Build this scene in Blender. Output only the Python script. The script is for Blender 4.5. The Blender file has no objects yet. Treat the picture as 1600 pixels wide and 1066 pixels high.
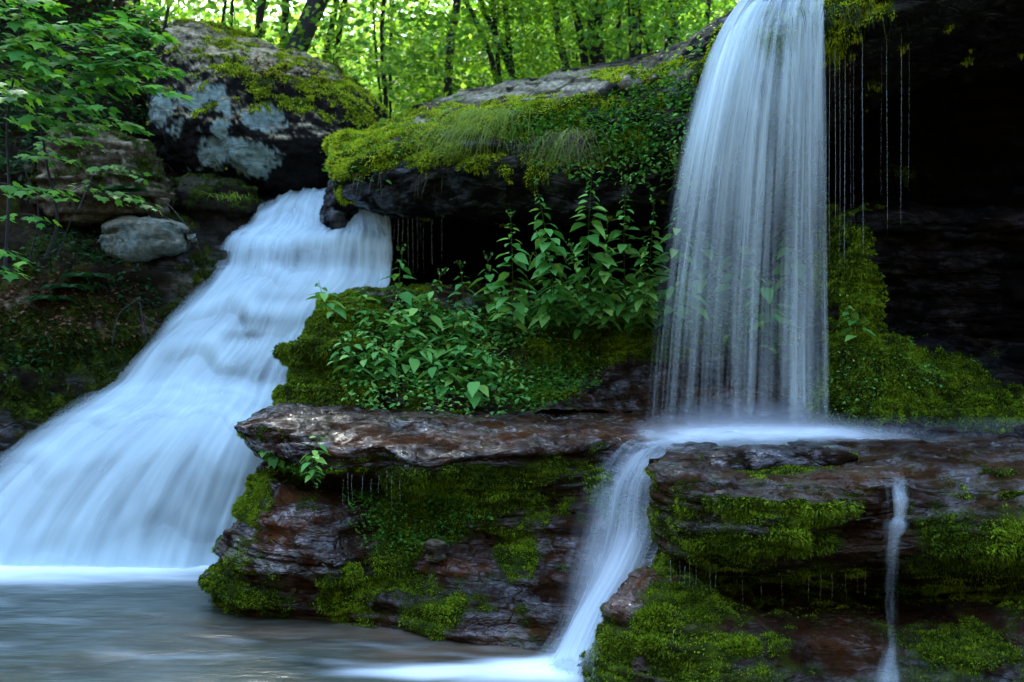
import bpy, math, random
import numpy as np
from mathutils import Vector
R = math.radians
random.seed(7)
RNG = np.random.default_rng(11)
sc = bpy.context.scene
COL = sc.collection

# ------------------------------------------------------------------ camera, sky, sun, exposure
F, CZ, HY = 1556.0, 2.0, 533.0          # focal length in photo pixels, eye height, horizon row
cd = bpy.data.cameras.new('camera'); cam = bpy.data.objects.new('camera', cd); COL.objects.link(cam)
cd.sensor_width = 36.0; cd.lens = 36.0 * F / 1600.0
cd.clip_start = 0.05; cd.clip_end = 2000.0
cam.location = (0, 0, CZ); cam.rotation_euler = (R(90), 0, 0)
sc.camera = cam
cd.dof.use_dof = True; cd.dof.focus_distance = 7.0; cd.dof.aperture_fstop = 1.9

SUN_EL, SUN_AZ = 41.5, 20.0            # azimuth measured from +Y (the far side) towards -X
w = bpy.data.worlds.new('World'); sc.world = w; w.use_nodes = True
nt = w.node_tree; nt.nodes.clear()
sky = nt.nodes.new('ShaderNodeTexSky'); sky.sky_type = 'NISHITA'; sky.sun_disc = False
sky.sun_elevation = R(SUN_EL); sky.sun_rotation = R(-SUN_AZ)
sky.air_density = 1.0; sky.dust_density = 0.6; sky.ozone_density = 0.4
bg = nt.nodes.new('ShaderNodeBackground'); bg.inputs['Strength'].default_value = 0.15
wo = nt.nodes.new('ShaderNodeOutputWorld')
nt.links.new(sky.outputs[0], bg.inputs[0]); nt.links.new(bg.outputs[0], wo.inputs[0])
sl = bpy.data.lights.new('sun', 'SUN'); sl.energy = 3.2; sl.angle = R(12); sl.color = (1.0, 0.95, 0.85)
so = bpy.data.objects.new('sun', sl); COL.objects.link(so)
sd = Vector((-math.sin(R(SUN_AZ)) * math.cos(R(SUN_EL)), math.cos(R(SUN_AZ)) * math.cos(R(SUN_EL)), math.sin(R(SUN_EL))))
so.rotation_euler = sd.to_track_quat('Z', 'Y').to_euler()
so.location = (0, 0, 40)
sc.view_settings.view_transform = 'Standard'; sc.view_settings.look = 'None'
sc.view_settings.gamma = 1.0; sc.view_settings.exposure = 3.4
sc.cycles.use_denoising = True
sc.cycles.max_bounces = 8; sc.cycles.diffuse_bounces = 3; sc.cycles.glossy_bounces = 3
sc.cycles.transmission_bounces = 6; sc.cycles.transparent_max_bounces = 24
sc.cycles.sample_clamp_indirect = 4.0; sc.cycles.sample_clamp_direct = 12.0

# ------------------------------------------------------------------ numeric helpers
def P(px, py, Y):
    return ((px - 800.0) / F * Y, Y, CZ + (HY - py) / F * Y)
def W(a):
    a = np.asarray(a, float); o = np.empty_like(a)
    o[..., 0] = (a[..., 0] - 800) / F * a[..., 2]; o[..., 1] = a[..., 2]; o[..., 2] = CZ + (HY - a[..., 1]) / F * a[..., 2]
    return o
def proj(p):
    Y = np.maximum(p[..., 1], .5)
    return 800 + p[..., 0] / Y * F, HY - (p[..., 2] - CZ) / Y * F
def hsh(i, j, k, s):
    n = (i.astype(np.int64) * 374761393 + j.astype(np.int64) * 668265263 + k.astype(np.int64) * 2147483647 + s * 974634777) & 0xffffffff
    n = ((n ^ (n >> 13)) * 1274126177) & 0xffffffff
    n = ((n ^ (n >> 16)) * 2246822519) & 0xffffffff
    return ((n ^ (n >> 15)) & 0xffffff) / float(0xffffff)
def noise(p, s=0):
    i = np.floor(p); f = p - i; u = f * f * f * (f * (f * 6 - 15) + 10); i = i.astype(np.int64)
    r = 0
    for a in (0, 1):
        for b in (0, 1):
            for c in (0, 1):
                ii, jj, kk = i[..., 0] + a, i[..., 1] + b, i[..., 2] + c
                g = [hsh(ii, jj, kk, s * 3 + q) * 2 - 1 for q in (1, 2, 3)]
                d = g[0] * (f[..., 0] - a) + g[1] * (f[..., 1] - b) + g[2] * (f[..., 2] - c)
                wgt = (u[..., 0] if a else 1 - u[..., 0]) * (u[..., 1] if b else 1 - u[..., 1]) * (u[..., 2] if c else 1 - u[..., 2])
                r = r + d * wgt
    return r * 1.3
def fbm(p, o=4, s=0):
    r, a, q = 0, 1.0, np.array(p, float)
    for k in range(o):
        r = r + a * noise(q, s + k * 7); q = q * 2.03 + 3.1; a *= .5
    return r
def sst(a, b, x):
    t = np.clip((x - a) / (b - a), 0, 1); return t * t * (3 - 2 * t)
def blobs(px, py, bl):
    m = np.zeros_like(px)
    for b in bl:
        wgt = b[4] if len(b) > 4 else 1.0
        m = np.maximum(m, wgt * np.exp(-(((px - b[0]) / b[2]) ** 2 + ((py - b[1]) / b[3]) ** 2)))
    return m
def herm(A, n, ten=1.0):
    A = np.asarray(A, float); k = A.shape[0]
    h = np.maximum(np.linalg.norm(np.diff(A, axis=0), axis=-1).reshape(k - 1, -1).mean(1), 1e-4)
    t = np.concatenate([[0], np.cumsum(h)])
    d = np.diff(A, axis=0) / h.reshape((-1,) + (1,) * (A.ndim - 1))
    m = np.empty_like(A); m[0] = d[0]; m[-1] = d[-1]
    for i in range(1, k - 1):
        m[i] = (d[i] * h[i - 1] + d[i - 1] * h[i]) / (h[i] + h[i - 1])
    m *= ten
    x = np.linspace(0, t[-1], n); j = np.clip(np.searchsorted(t, x, side='right') - 1, 0, k - 2)
    u = (x - t[j]) / h[j]; sh = (-1,) + (1,) * (A.ndim - 1)
    u = u.reshape(sh); hh = h[j].reshape(sh)
    return (2 * u**3 - 3 * u**2 + 1) * A[j] + (u**3 - 2 * u**2 + u) * hh * m[j] + (-2 * u**3 + 3 * u**2) * A[j + 1] + (u**3 - u**2) * hh * m[j + 1]
def gnorm(G):
    du = np.gradient(G, axis=0); dv = np.gradient(G, axis=1)
    n = np.cross(dv, du); l = np.linalg.norm(n, axis=-1, keepdims=True)
    return n / np.maximum(l, 1e-9)
def gfaces(nu, nv, base=0):
    i = np.arange(nu - 1)[:, None] * nv + np.arange(nv - 1)[None, :]
    i = i.ravel() + base
    return np.stack([i, i + 1, i + nv + 1, i + nv], 1)

# ------------------------------------------------------------------ object helpers
def link(o, parent=None):
    COL.objects.link(o)
    if parent is not None: o.parent = parent
    return o
def wl(o):
    v = Vector(o.location)
    while o.parent is not None: o = o.parent; v += Vector(o.location)
    return np.array(v)
def mk(name, V, Fc, mat, parent=None, loc=None, attrs=None, uv=None, smooth=True):
    """V in world coordinates; Fc an int array (n,3) or (n,4)."""
    V = np.asarray(V, float).reshape(-1, 3); Fc = np.asarray(Fc, int)
    if parent is not None:
        off = wl(parent)
    else:
        off = np.array(loc if loc is not None else (V[:, 0].mean(), V[:, 1].mean(), V[:, 2].min()))
    me = bpy.data.meshes.new(name); k = Fc.shape[1]; n = len(Fc)
    me.vertices.add(len(V)); me.vertices.foreach_set('co', (V - off).astype(np.float32).ravel())
    me.loops.add(n * k); me.loops.foreach_set('vertex_index', Fc.astype(np.int32).ravel())
    me.polygons.add(n); me.polygons.foreach_set('loop_start', np.arange(0, n * k, k, dtype=np.int32))
    if smooth: me.polygons.foreach_set('use_smooth', np.ones(n, bool))
    if uv is not None:
        l = me.uv_layers.new(name='UVMap'); l.data.foreach_set('uv', np.asarray(uv, np.float32)[Fc.ravel()].ravel())
    for kx, a in (attrs or {}).items():
        at = me.attributes.new(kx, 'FLOAT', 'POINT'); at.data.foreach_set('value', np.asarray(a, np.float32).ravel())
    me.update(calc_edges=True); me.validate()
    me.materials.append(mat)
    o = bpy.data.objects.new(name, me); link(o, parent)
    if parent is None: o.location = off
    return o
def tag(o, label=None, cat=None, group=None, kind=None):
    for kx, v in (('label', label), ('category', cat), ('group', group), ('kind', kind)):
        if v: o[kx] = v
    return o
def empty(name, loc, rz=0.0):
    o = bpy.data.objects.new(name, None); o.location = loc; o.rotation_euler = (0, 0, rz); o.empty_display_size = .2
    return link(o)

# ------------------------------------------------------------------ material helpers
class NB:
    def __init__(s, name):
        s.m = bpy.data.materials.new(name); s.m.use_nodes = True; s.t = s.m.node_tree; s.t.nodes.clear()
        s.out = s.t.nodes.new('ShaderNodeOutputMaterial')
    def set(s, sock, v):
        if isinstance(v, bpy.types.NodeSocket): s.t.links.new(v, sock)
        elif v is not None:
            if hasattr(sock, 'default_value'):
                try: sock.default_value = v
                except Exception: sock.default_value = (*v, 1.0) if len(v) == 3 else v
    def n(s, ty, props=None, **inp):
        nd = s.t.nodes.new(ty)
        for k, v in (props or {}).items(): setattr(nd, k, v)
        for k, v in inp.items():
            k = int(k[1:]) if k[0] == '_' and k[1:].isdigit() else k.replace('_', ' ')
            s.set(nd.inputs[k], v)
        return nd
    def attr(s, a): return s.n('ShaderNodeAttribute', {'attribute_name': a}).outputs['Fac']
    def obj(s, sx=1, sy=1, sz=1):
        tc = s.n('ShaderNodeTexCoord').outputs['Object']
        return s.n('ShaderNodeMapping', None, Vector=tc, Scale=(sx, sy, sz)).outputs[0]
    def noise(s, vec, scale, detail=4, rough=.55, dist=0.0):
        return s.n('ShaderNodeTexNoise', None, Vector=vec, Scale=scale, Detail=detail, Roughness=rough, Distortion=dist).outputs['Fac']
    def math(s, op, a, b=None, c=None, clamp=False):
        nd = s.n('ShaderNodeMath', {'operation': op, 'use_clamp': clamp}, _0=a)
        if b is not None: s.set(nd.inputs[1], b)
        if c is not None: s.set(nd.inputs[2], c)
        return nd.outputs[0]
    def ramp(s, f, stops, interp='LINEAR'):
        nd = s.n('ShaderNodeValToRGB', None, Fac=f); cr = nd.color_ramp; cr.interpolation = interp
        while len(cr.elements) < len(stops): cr.elements.new(.5)
        for e, (p, c) in zip(cr.elements, stops):
            e.position = p; e.color = (*c, 1) if not isinstance(c, (int, float)) else (c, c, c, 1)
        return nd.outputs[0]
    def mix(s, f, a, b):
        nd = s.t.nodes.new('ShaderNodeMix'); nd.data_type = 'RGBA'
        s.set(nd.inputs[0], f); s.set(nd.inputs[6], a if isinstance(a, bpy.types.NodeSocket) else (*a, 1)); s.set(nd.inputs[7], b if isinstance(b, bpy.types.NodeSocket) else (*b, 1))
        return nd.outputs[2]
    def lerp(s, f, a, b):
        nd = s.t.nodes.new('ShaderNodeMix'); nd.data_type = 'FLOAT'
        s.set(nd.inputs[0], f); s.set(nd.inputs[2], a); s.set(nd.inputs[3], b); return nd.outputs[0]
    def bump(s, h, st=.5, d=.02, nrm=None):
        nd = s.n('ShaderNodeBump', None, Strength=st, Distance=d, Height=h)
        if nrm: s.set(nd.inputs['Normal'], nrm)
        return nd.outputs[0]
    def done(s, sh): s.t.links.new(sh, s.out.inputs[0]); return s.m

def rock_mat(name, dark, mid, light, rough=.8, wetrough=.2, stretch=5.0, spark=.6):
    b = NB(name)
    c = b.obj(); cs = b.obj(1, 1, stretch)
    n1 = b.noise(cs, 1.7, 6, .6, .4); n2 = b.noise(c, 14, 8, .65); n3 = b.noise(c, 70, 4, .6); ns = b.noise(cs, 9, 6, .7)
    f = b.math('ADD', b.math('MULTIPLY', n1, .6), b.math('MULTIPLY', ns, .4))
    col = b.ramp(f, [(.30, dark), (.5, mid), (.68, light)])
    col = b.mix(b.ramp(n2, [(.4, 0.0), (.62, .6)]), col, dark)
    col = b.mix(b.math('MULTIPLY', b.attr('rust'), b.ramp(n2, [(.3, .35), (.6, 1.0)])), col, b.ramp(n1, [(.3, (.020, .008, .003)), (.7, (.10, .032, .008))]))
    col = b.mix(b.attr('tan'), col, b.ramp(n2, [(.3, (.05, .040, .022)), (.5, (.22, .18, .10)), (.7, (.50, .43, .29))]))
    lic = b.math('MULTIPLY', b.attr('lichen'), b.ramp(b.noise(c, 5, 5, .6), [(.35, .5), (.5, 1.0)]))
    col = b.mix(lic, col, b.ramp(n2, [(.3, (.10, .15, .135)), (.7, (.24, .32, .28))]))
    mcol = b.ramp(b.noise(c, 6, 5, .65), [(.28, (.004, .008, .002)), (.45, (.014, .024, .003)), (.6, (.035, .055, .004)), (.75, (.09, .12, .008))])
    moss = b.attr('moss')
    col = b.mix(moss, col, mcol)
    wet = b.math('MULTIPLY', b.math('MULTIPLY', b.attr('wet'), b.math('SUBTRACT', 1.0, moss)), b.ramp(b.noise(b.obj(1, 1, 2), 3.6, 7, .7, .5), [(.44, .0), (.60, 1.0)]))
    rr = b.lerp(wet, rough, b.ramp(n3, [(.3, wetrough * .7), (.7, wetrough * 1.8)]))
    h = b.math('ADD', b.math('MULTIPLY', n2, .55), b.math('ADD', b.math('MULTIPLY', n3, .22), b.math('MULTIPLY', ns, .6)))
    vn = b.n('ShaderNodeTexVoronoi', {'feature': 'DISTANCE_TO_EDGE'}, Vector=b.n('ShaderNodeVectorMath', {'operation': 'ADD'}, _0=b.obj(1, 1, 5.5), _1=b.n('ShaderNodeVectorMath', {'operation': 'SCALE'}, _0=b.n('ShaderNodeTexNoise', None, Vector=c, Scale=3.0, Detail=5).outputs['Color'], Scale=.5).outputs[0]).outputs[0], Scale=2.0).outputs['Distance']
    crack = b.ramp(vn, [(0.0, 0.0), (.05, 1.0)])
    nb = b.bump(b.math('MULTIPLY', crack, b.math('SUBTRACT', 1.0, moss)), .6, .025, b.bump(h, .55, .010))
    nb2 = b.bump(b.noise(b.obj(1, 1.3, 2.4), 15, 3, .55, .8), spark, .022, nb)
    pr = b.n('ShaderNodeBsdfPrincipled', None, Base_Color=col, Roughness=rr, Normal=nb2)
    b.set(pr.inputs['Specular IOR Level'], b.lerp(wet, .03, .6))
    b.set(pr.inputs['Coat Weight'], b.math('MULTIPLY', wet, 1.0)); pr.inputs['Coat Roughness'].default_value = .07
    b.set(pr.inputs['Coat Normal'], nb2)
    return b.done(pr.outputs[0])

def leaf_mat(name, c0, c1, c2, trans=.45, rough=.5):
    b = NB(name); r = b.attr('rnd')
    col = b.ramp(r, [(0.0, c0), (.5, c1), (1.0, c2)])
    pr = b.n('ShaderNodeBsdfPrincipled', None, Base_Color=col, Roughness=rough)
    pr.inputs['Specular IOR Level'].default_value = .10
    hs = b.n('ShaderNodeHueSaturation', None, Hue=.485, Saturation=1.1, Value=1.5, Color=col)
    tr = b.n('ShaderNodeBsdfTranslucent', None, Color=hs.outputs[0])
    mx = b.n('ShaderNodeMixShader', None, Fac=trans, _1=pr.outputs[0], _2=tr.outputs[0])
    return b.done(mx.outputs[0])

def bark_mat(name, dark, light):
    b = NB(name); c = b.obj(1, 1, .25)
    n = b.noise(c, 22, 8, .7); n2 = b.noise(b.obj(), 2.5, 4)
    col = b.mix(n2, b.ramp(n, [(.35, dark), (.65, light)]), dark)
    pr = b.n('ShaderNodeBsdfPrincipled', None, Base_Color=col, Roughness=.9, Normal=b.bump(n, .9, .03))
    return b.done(pr.outputs[0])

def water_mat(name, su, sv, contrast, tint=(.80, .91, .93), thr=.5, fine=1.0, dark=(.55, .66, .72)):
    """silky water: opacity streaks run along the flow (V of the sheet's UV)."""
    b = NB(name)
    uv = b.n('ShaderNodeUVMap', {'uv_map': 'UVMap'}).outputs[0]
    m1 = b.n('ShaderNodeMapping', None, Vector=uv, Scale=(su, sv, 1)).outputs[0]
    m2 = b.n('ShaderNodeMapping', None, Vector=uv, Scale=(su * 3.3, sv * .8, 1)).outputs[0]
    m3 = b.n('ShaderNodeMapping', None, Vector=uv, Scale=(su * .28, sv * .9, 1)).outputs[0]
    n1 = b.noise(m1, 1, 3, .5, .15); n2 = b.noise(m2, 1, 2, .5); n3 = b.noise(m3, 1, 3, .5, .3)
    s = b.math('ADD', b.math('MULTIPLY', n1, .45), b.math('ADD', b.math('MULTIPLY', n2, .22 * fine), b.math('MULTIPLY', n3, .33)))
    s = b.math('MULTIPLY', b.math('SUBTRACT', s, .39 + .11 * fine), contrast)
    a = b.attr('dens')
    # streaks matter most where the film is neither empty nor full
    al = b.math('ADD', a, b.math('MULTIPLY', s, b.attr('vary')), clamp=True)
    al = b.math('MULTIPLY', al, b.attr('edge'), clamp=True)
    col = b.mix(b.ramp(b.math('ADD', s, .5), [(.2, 0.0), (.8, 1.0)]), dark, tint)
    di = b.n('ShaderNodeBsdfDiffuse', None, Color=col)
    tr = b.n('ShaderNodeBsdfTranslucent', None, Color=col)
    m = b.n('ShaderNodeMixShader', None, Fac=.35, _1=di.outputs[0], _2=tr.outputs[0])
    tp = b.n('ShaderNodeBsdfTransparent', None, Color=(1, 1, 1, 1))
    mx = b.n('ShaderNodeMixShader', None, Fac=al, _1=tp.outputs[0], _2=m.outputs[0])
    return b.done(mx.outputs[0])

M = {}
M['rock'] = rock_mat('wet_brown_rock', (.002, .0015, .0015), (.008, .006, .0045), (.025, .018, .014))
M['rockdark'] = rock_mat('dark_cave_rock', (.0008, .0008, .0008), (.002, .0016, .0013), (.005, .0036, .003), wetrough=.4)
M['ledge'] = rock_mat('wet_ledge_rock', (.002, .0015, .001), (.014, .007, .003), (.05, .026, .013), wetrough=.10, stretch=3, spark=1.0)
M['slab'] = rock_mat('grey_slab_rock', (.0015, .0015, .0015), (.006, .0055, .0045), (.02, .018, .015), wetrough=.25)
M['boulder'] = rock_mat('boulder_rock', (.003, .003, .003), (.009, .008, .007), (.022, .02, .018), stretch=1.5, spark=.2)
M['earth'] = rock_mat('dark_bank_earth', (.003, .003, .002), (.012, .009, .005), (.03, .02, .012), rough=.95, stretch=1.5, spark=.3)
def moss_mat(name, cs):
    b = NB(name); r = b.attr('rnd')
    v = b.math('ADD', b.math('MULTIPLY', r, .42), b.math('ADD', b.math('MULTIPLY', b.noise(b.obj(), 2.4, 3, .6), .75), b.math('MULTIPLY', b.noise(b.obj(), 11, 3, .6), .35)))
    col = b.ramp(v, [(.60, cs[0]), (.80, cs[1]), (1.0, cs[2])])
    di = b.n('ShaderNodeBsdfPrincipled', None, Base_Color=col, Roughness=.7); di.inputs['Specular IOR Level'].default_value = .2
    tr = b.n('ShaderNodeBsdfTranslucent', None, Color=col)
    mx = b.n('ShaderNodeMixShader', None, Fac=.35, _1=di.outputs[0], _2=tr.outputs[0])
    return b.done(mx.outputs[0])
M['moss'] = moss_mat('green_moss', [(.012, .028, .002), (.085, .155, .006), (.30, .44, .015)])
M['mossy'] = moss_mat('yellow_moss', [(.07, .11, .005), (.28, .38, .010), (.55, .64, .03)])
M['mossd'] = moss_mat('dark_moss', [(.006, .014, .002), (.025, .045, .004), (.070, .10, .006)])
M['nettle'] = leaf_mat('nettle_leaf', (.05, .20, .035), (.11, .33, .07), (.26, .48, .09), .2, .5)
M['maple'] = leaf_mat('maple_leaf', (.04, .16, .03), (.08, .26, .04), (.17, .38, .04), .35, .7)
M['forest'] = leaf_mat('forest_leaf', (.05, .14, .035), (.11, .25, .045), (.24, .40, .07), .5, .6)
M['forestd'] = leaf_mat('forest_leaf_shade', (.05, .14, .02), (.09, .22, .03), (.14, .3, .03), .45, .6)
M['clover'] = leaf_mat('small_leaf', (.03, .11, .018), (.06, .19, .025), (.12, .28, .035), .4, .5)
M['grass'] = leaf_mat('grass_blade', (.09, .17, .02), (.18, .27, .04), (.32, .38, .09), .35, .6)
M['dry'] = leaf_mat('dry_root', (.06, .05, .03), (.12, .10, .06), (.2, .16, .1), .1, .9)
M['litter'] = leaf_mat('dead_leaf', (.035, .018, .010), (.09, .045, .02), (.17, .09, .045), .1, .8)
M['fern'] = leaf_mat('fern_leaf', (.008, .03, .009), (.013, .05, .013), (.025, .08, .014), .3, .6)
M['stem'] = leaf_mat('green_stem', (.04, .07, .02), (.06, .09, .02), (.08, .11, .03), .1, .7)
M['bark'] = bark_mat('bark', (.006, .005, .004), (.028, .023, .018))
M['barkg'] = bark_mat('grey_bark', (.014, .014, .013), (.06, .06, .055))
M['fall'] = water_mat('falling_water', 26, .35, 1.9, tint=(.82, .95, .95), dark=(.60, .74, .78))
M['casc'] = water_mat('cascade_water', 11, .40, 1.6, tint=(.78, .93, .93), dark=(.60, .75, .80), fine=.8)
M['film'] = water_mat('thin_water', 13, .6, 1.0)
M['drip'] = water_mat('drip_water', 4, 1, .6, tint=(.90, .97, .97), dark=(.8, .9, .92))

# ------------------------------------------------------------------ builders
SURF = {}
def strata(p, th, amp, seed, dip=(0, 0), cell=.7):
    wz = p[..., 2] + dip[0] * p[..., 0] + dip[1] * p[..., 1] + .06 * noise(p * 1.1, seed)
    out = 0
    for t, a, c in ((th, 1.0, cell), (th * .37, .5, cell * .6)):
        z = wz / t; i = np.floor(z); f = z - i
        jx = np.floor((p[..., 0] + .6 * p[..., 1]) / c + 7.3 * hsh(i, i * 0, i * 0, seed) + .5 * noise(p * 2.1, seed + 3))
        r = hsh(i, jx, i * 0, seed + 5) - .5
        r2 = hsh(i, i * 0, i * 0, seed + 9) - .5
        g = np.minimum(f, 1 - f)
        out = out + a * amp * ((r * .9 + r2 * 1.3) * sst(0, .09, g) - .5 * (1 - sst(0, .09, g)))
    return out

def rock(name, cols, mat, step=.02, big=.06, med=.03, fine=.010, st=(.13, .06), dip=(0, 0), seed=1, ten=(.85, .5), maskf=None,
         moss=None, mossmat='moss', mossn=9000, blade=.022, label=None, cat='rock', group=None, parent=None, kind=None, topst=.25, plate=.012):
    C = W(cols)
    lv = np.linalg.norm(np.diff(C, axis=1), axis=-1).mean(0).sum(); lu = np.linalg.norm(np.diff(C, axis=0), axis=-1).mean(1).sum()
    nv = int(np.clip(lv / step, 12, 600)); nu = int(np.clip(lu / step, 12, 600))
    G = herm(C.transpose(1, 0, 2), nv, ten[1]).transpose(1, 0, 2)
    G = herm(G, nu, ten[0])
    n = gnorm(G)
    side = 1 - sst(.55, .9, np.abs(n[..., 2])) * (1 - topst)
    d = big * fbm(G * .9, 3, seed) + med * fbm(G * 3.2, 4, seed + 20) + strata(G, st[0], st[1], seed, dip) * side
    if plate:
        q = 2.6 * fbm(G * np.array([1.3, 1.7, 1.0]), 4, seed + 70) + .3 * G[..., 1]; fl = np.floor(q); fr = q - fl
        d = d + plate * (fl + sst(0, .10, fr)) * sst(.3, .7, np.abs(n[..., 2]))
        q = 2.2 * fbm(G * np.array([2.2, 2.2, 5.0]), 4, seed + 71); fl = np.floor(q); fr = q - fl
        d = d + plate * 1.6 * (fl + sst(0, .12, fr)) * (1 - sst(.3, .7, np.abs(n[..., 2])))
    G = G + n * d[..., None]
    n = gnorm(G)
    G = G + n * (fine * fbm(G * 13, 3, seed + 40))[..., None]
    n = gnorm(G)
    px, py = proj(G)
    at = {k: np.zeros(px.shape) for k in ('moss', 'wet', 'rust', 'tan', 'lichen')}
    nz = 1.25 * fbm(G * 2.3, 4, seed + 60) + .7 * fbm(G * 8.5, 3, seed + 61)
    if maskf: at.update(maskf(G, n, px, py, nz))
    mo = np.clip(at['moss'], 0, 1)
    if mossn:
        G = G + n * (mo * (.004 + .020 * np.clip(noise(G * 5.5, seed + 80) + .2, 0, 1) + .008 * noise(G * 14, seed + 81)))[..., None] * min(1.6, blade / .02); n = gnorm(G)
    o = mk(name, G.reshape(-1, 3), gfaces(nu, nv), mat, parent, attrs=at)
    if label: tag(o, label, cat, group, kind)
    if mossn and moss is not False:
        mossy(o, G, n, at['moss'], mossn, blade, M[mossmat], seed)
    SURF[o.name] = (G, n)
    return o

def mossy(par, G, n, m, dens, bl, mat, seed):
    """short curved moss fronds grown on the mossy parts of a rock"""
    a = np.linalg.norm(np.cross(np.diff(G, axis=0)[:, :-1], np.diff(G, axis=1)[:-1]), axis=-1)
    vis = (n[:-1, :-1, 1] < .35)
    pr = a * np.clip(m[:-1, :-1], 0, 1) ** 1.5 * vis
    lam = np.minimum(pr * dens * np.clip(.75 + 1.6 * noise(G[:-1, :-1] * 6, seed + 5), .08, 1.6), 40)
    rg = np.random.default_rng(seed + 99)
    cnt = rg.poisson(lam); idx = np.repeat(np.arange(cnt.size), cnt.ravel())
    if len(idx) == 0: return
    i, j = idx // cnt.shape[1], idx % cnt.shape[1]
    u, v = rg.random((2, len(idx), 1))
    p = (G[i, j] * (1 - u) + G[i + 1, j] * u) * (1 - v) + (G[i, j + 1] * (1 - u) + G[i + 1, j + 1] * u) * v
    nn = n[i, j]
    # fronds clump: length follows a noise so that cushions stand out
    cl = .6 + .9 * np.clip(noise(p * 9, seed + 3) + .4, 0, 1.2)
    L = bl * (.5 + rg.random(len(p))) * cl * np.clip(m[i, j], .3, 1)
    dr = nn * .9 + rg.normal(0, .45, (len(p), 3)) + np.array([0, 0, .25]) * np.clip(nn[:, 2:3], 0, 1) - np.array([0, 0, .55]) * (1 - np.clip(nn[:, 2:3], 0, 1))
    dr /= np.linalg.norm(dr, axis=1, keepdims=True)
    sx = np.cross(dr, rg.normal(0, 1, (len(p), 3))); sx /= np.linalg.norm(sx, axis=1, keepdims=True)
    wd = (L * .22 + .0012)[:, None]
    base = p - nn * .004
    tip = p + dr * L[:, None] - np.array([0, 0, .25]) * L[:, None]
    V = np.stack([base - sx * wd, base + sx * wd, tip], 1).reshape(-1, 3)
    Fc = np.arange(len(V)).reshape(-1, 3)
    r = np.repeat(rg.random(len(p)), 3); r[2::3] = np.clip(r[2::3] + .25, 0, 1)
    o = mk('moss', V, Fc, mat, par, attrs={'rnd': r}, smooth=False); o['kind'] = 'stuff'
    return o

def tube(pts, rad, k=6):
    pts = np.asarray(pts, float); n = len(pts); rad = np.broadcast_to(rad, (n,))
    t = np.gradient(pts, axis=0); t /= np.maximum(np.linalg.norm(t, axis=1, keepdims=True), 1e-9)
    ref = np.array([0, 0, 1.0]) if abs(t[:, 2]).mean() < .8 else np.array([1.0, 0, 0])
    a = np.cross(t, ref); a /= np.linalg.norm(a, axis=1, keepdims=True); b = np.cross(t, a)
    th = np.linspace(0, 2 * np.pi, k, endpoint=False)
    V = pts[:, None] + rad[:, None, None] * (np.cos(th)[None, :, None] * a[:, None] + np.sin(th)[None, :, None] * b[:, None])
    i = np.arange(n - 1)[:, None] * k; j = np.arange(k)[None]; j2 = (j + 1) % k
    Fc = np.stack([i + j, i + j2, i + k + j2, i + k + j], -1).reshape(-1, 4)
    return V.reshape(-1, 3), Fc
class Acc:
    def __init__(s): s.V = []; s.F = []; s.A = []; s.n = 0
    def add(s, V, Fc, a=None):
        V = np.asarray(V, float).reshape(-1, 3); Fc = np.asarray(Fc)
        s.V.append(V); s.F.append(Fc + s.n); s.n += len(V)
        s.A.append(np.broadcast_to(.5 if a is None else a, (len(V),)))
    def make(s, name, mat, parent=None, smooth=True, loc=None):
        if len({f.shape[1] for f in s.F}) > 1:
            s.F = [f if f.shape[1] == 3 else np.concatenate([f[:, :3], f[:, [0, 2, 3]]]) for f in s.F]
        V = np.concatenate(s.V); Fc = np.concatenate(s.F); A = np.concatenate(s.A)
        return mk(name, V, Fc, mat, parent, loc=loc, attrs={'rnd': A}, smooth=smooth)

# leaf outlines: local x = width, y = along the leaf; quads
def leaf_shape(kind):
    if kind == 'oval':      # heart-based oval with a point, folded on the midrib, tip bent down
        ys = np.array([0, .14, .36, .62, .84, 1.0]); ws = np.array([.08, .25, .30, .21, .09, .0]); yb = np.array([0.0, -.03, .0, 0, 0, 0])
    elif kind == 'small':
        ys = np.array([0, .5, 1.0]); ws = np.array([.12, .42, .05]); yb = np.zeros(3)
    elif kind == 'blade':
        ys = np.array([0, .3, .6, 1.0]); ws = np.array([.035, .04, .03, .0]); yb = np.zeros(4)
    n = len(ys); z = -.22 * ys ** 2
    V = []
    for q in range(n):
        V += [(-ws[q], ys[q] + yb[q], z[q] + .25 * ws[q]), (0, ys[q], z[q]), (ws[q], ys[q] + yb[q], z[q] + .25 * ws[q])]
    Fq = []
    for q in range(n - 1):
        a = q * 3; Fq += [(a, a + 1, a + 4, a + 3), (a + 1, a + 2, a + 5, a + 4)]
    return np.array(V), np.array(Fq)
def maple_shape():
    out = [(0, 0), (.18, -.08), (.30, .10), (.52, .12), (.40, .30), (.58, .56), (.34, .56), (.24, .62), (.12, .80), (0, 1.05)]
    L = [(-x, y) for x, y in out[1:-1]]
    V = [(0, .3, 0)] + [(x, y, -.16 * (x * x + max(0, y) ** 2)) for x, y in out + L[::-1]]
    n = len(V) - 1; return np.array(V, float), np.array([(0, 1 + q, 1 + (q + 1) % n) for q in range(n)])
SH = {k: leaf_shape(k) for k in ('oval', 'small', 'blade')}; SH['maple'] = maple_shape()
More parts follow.
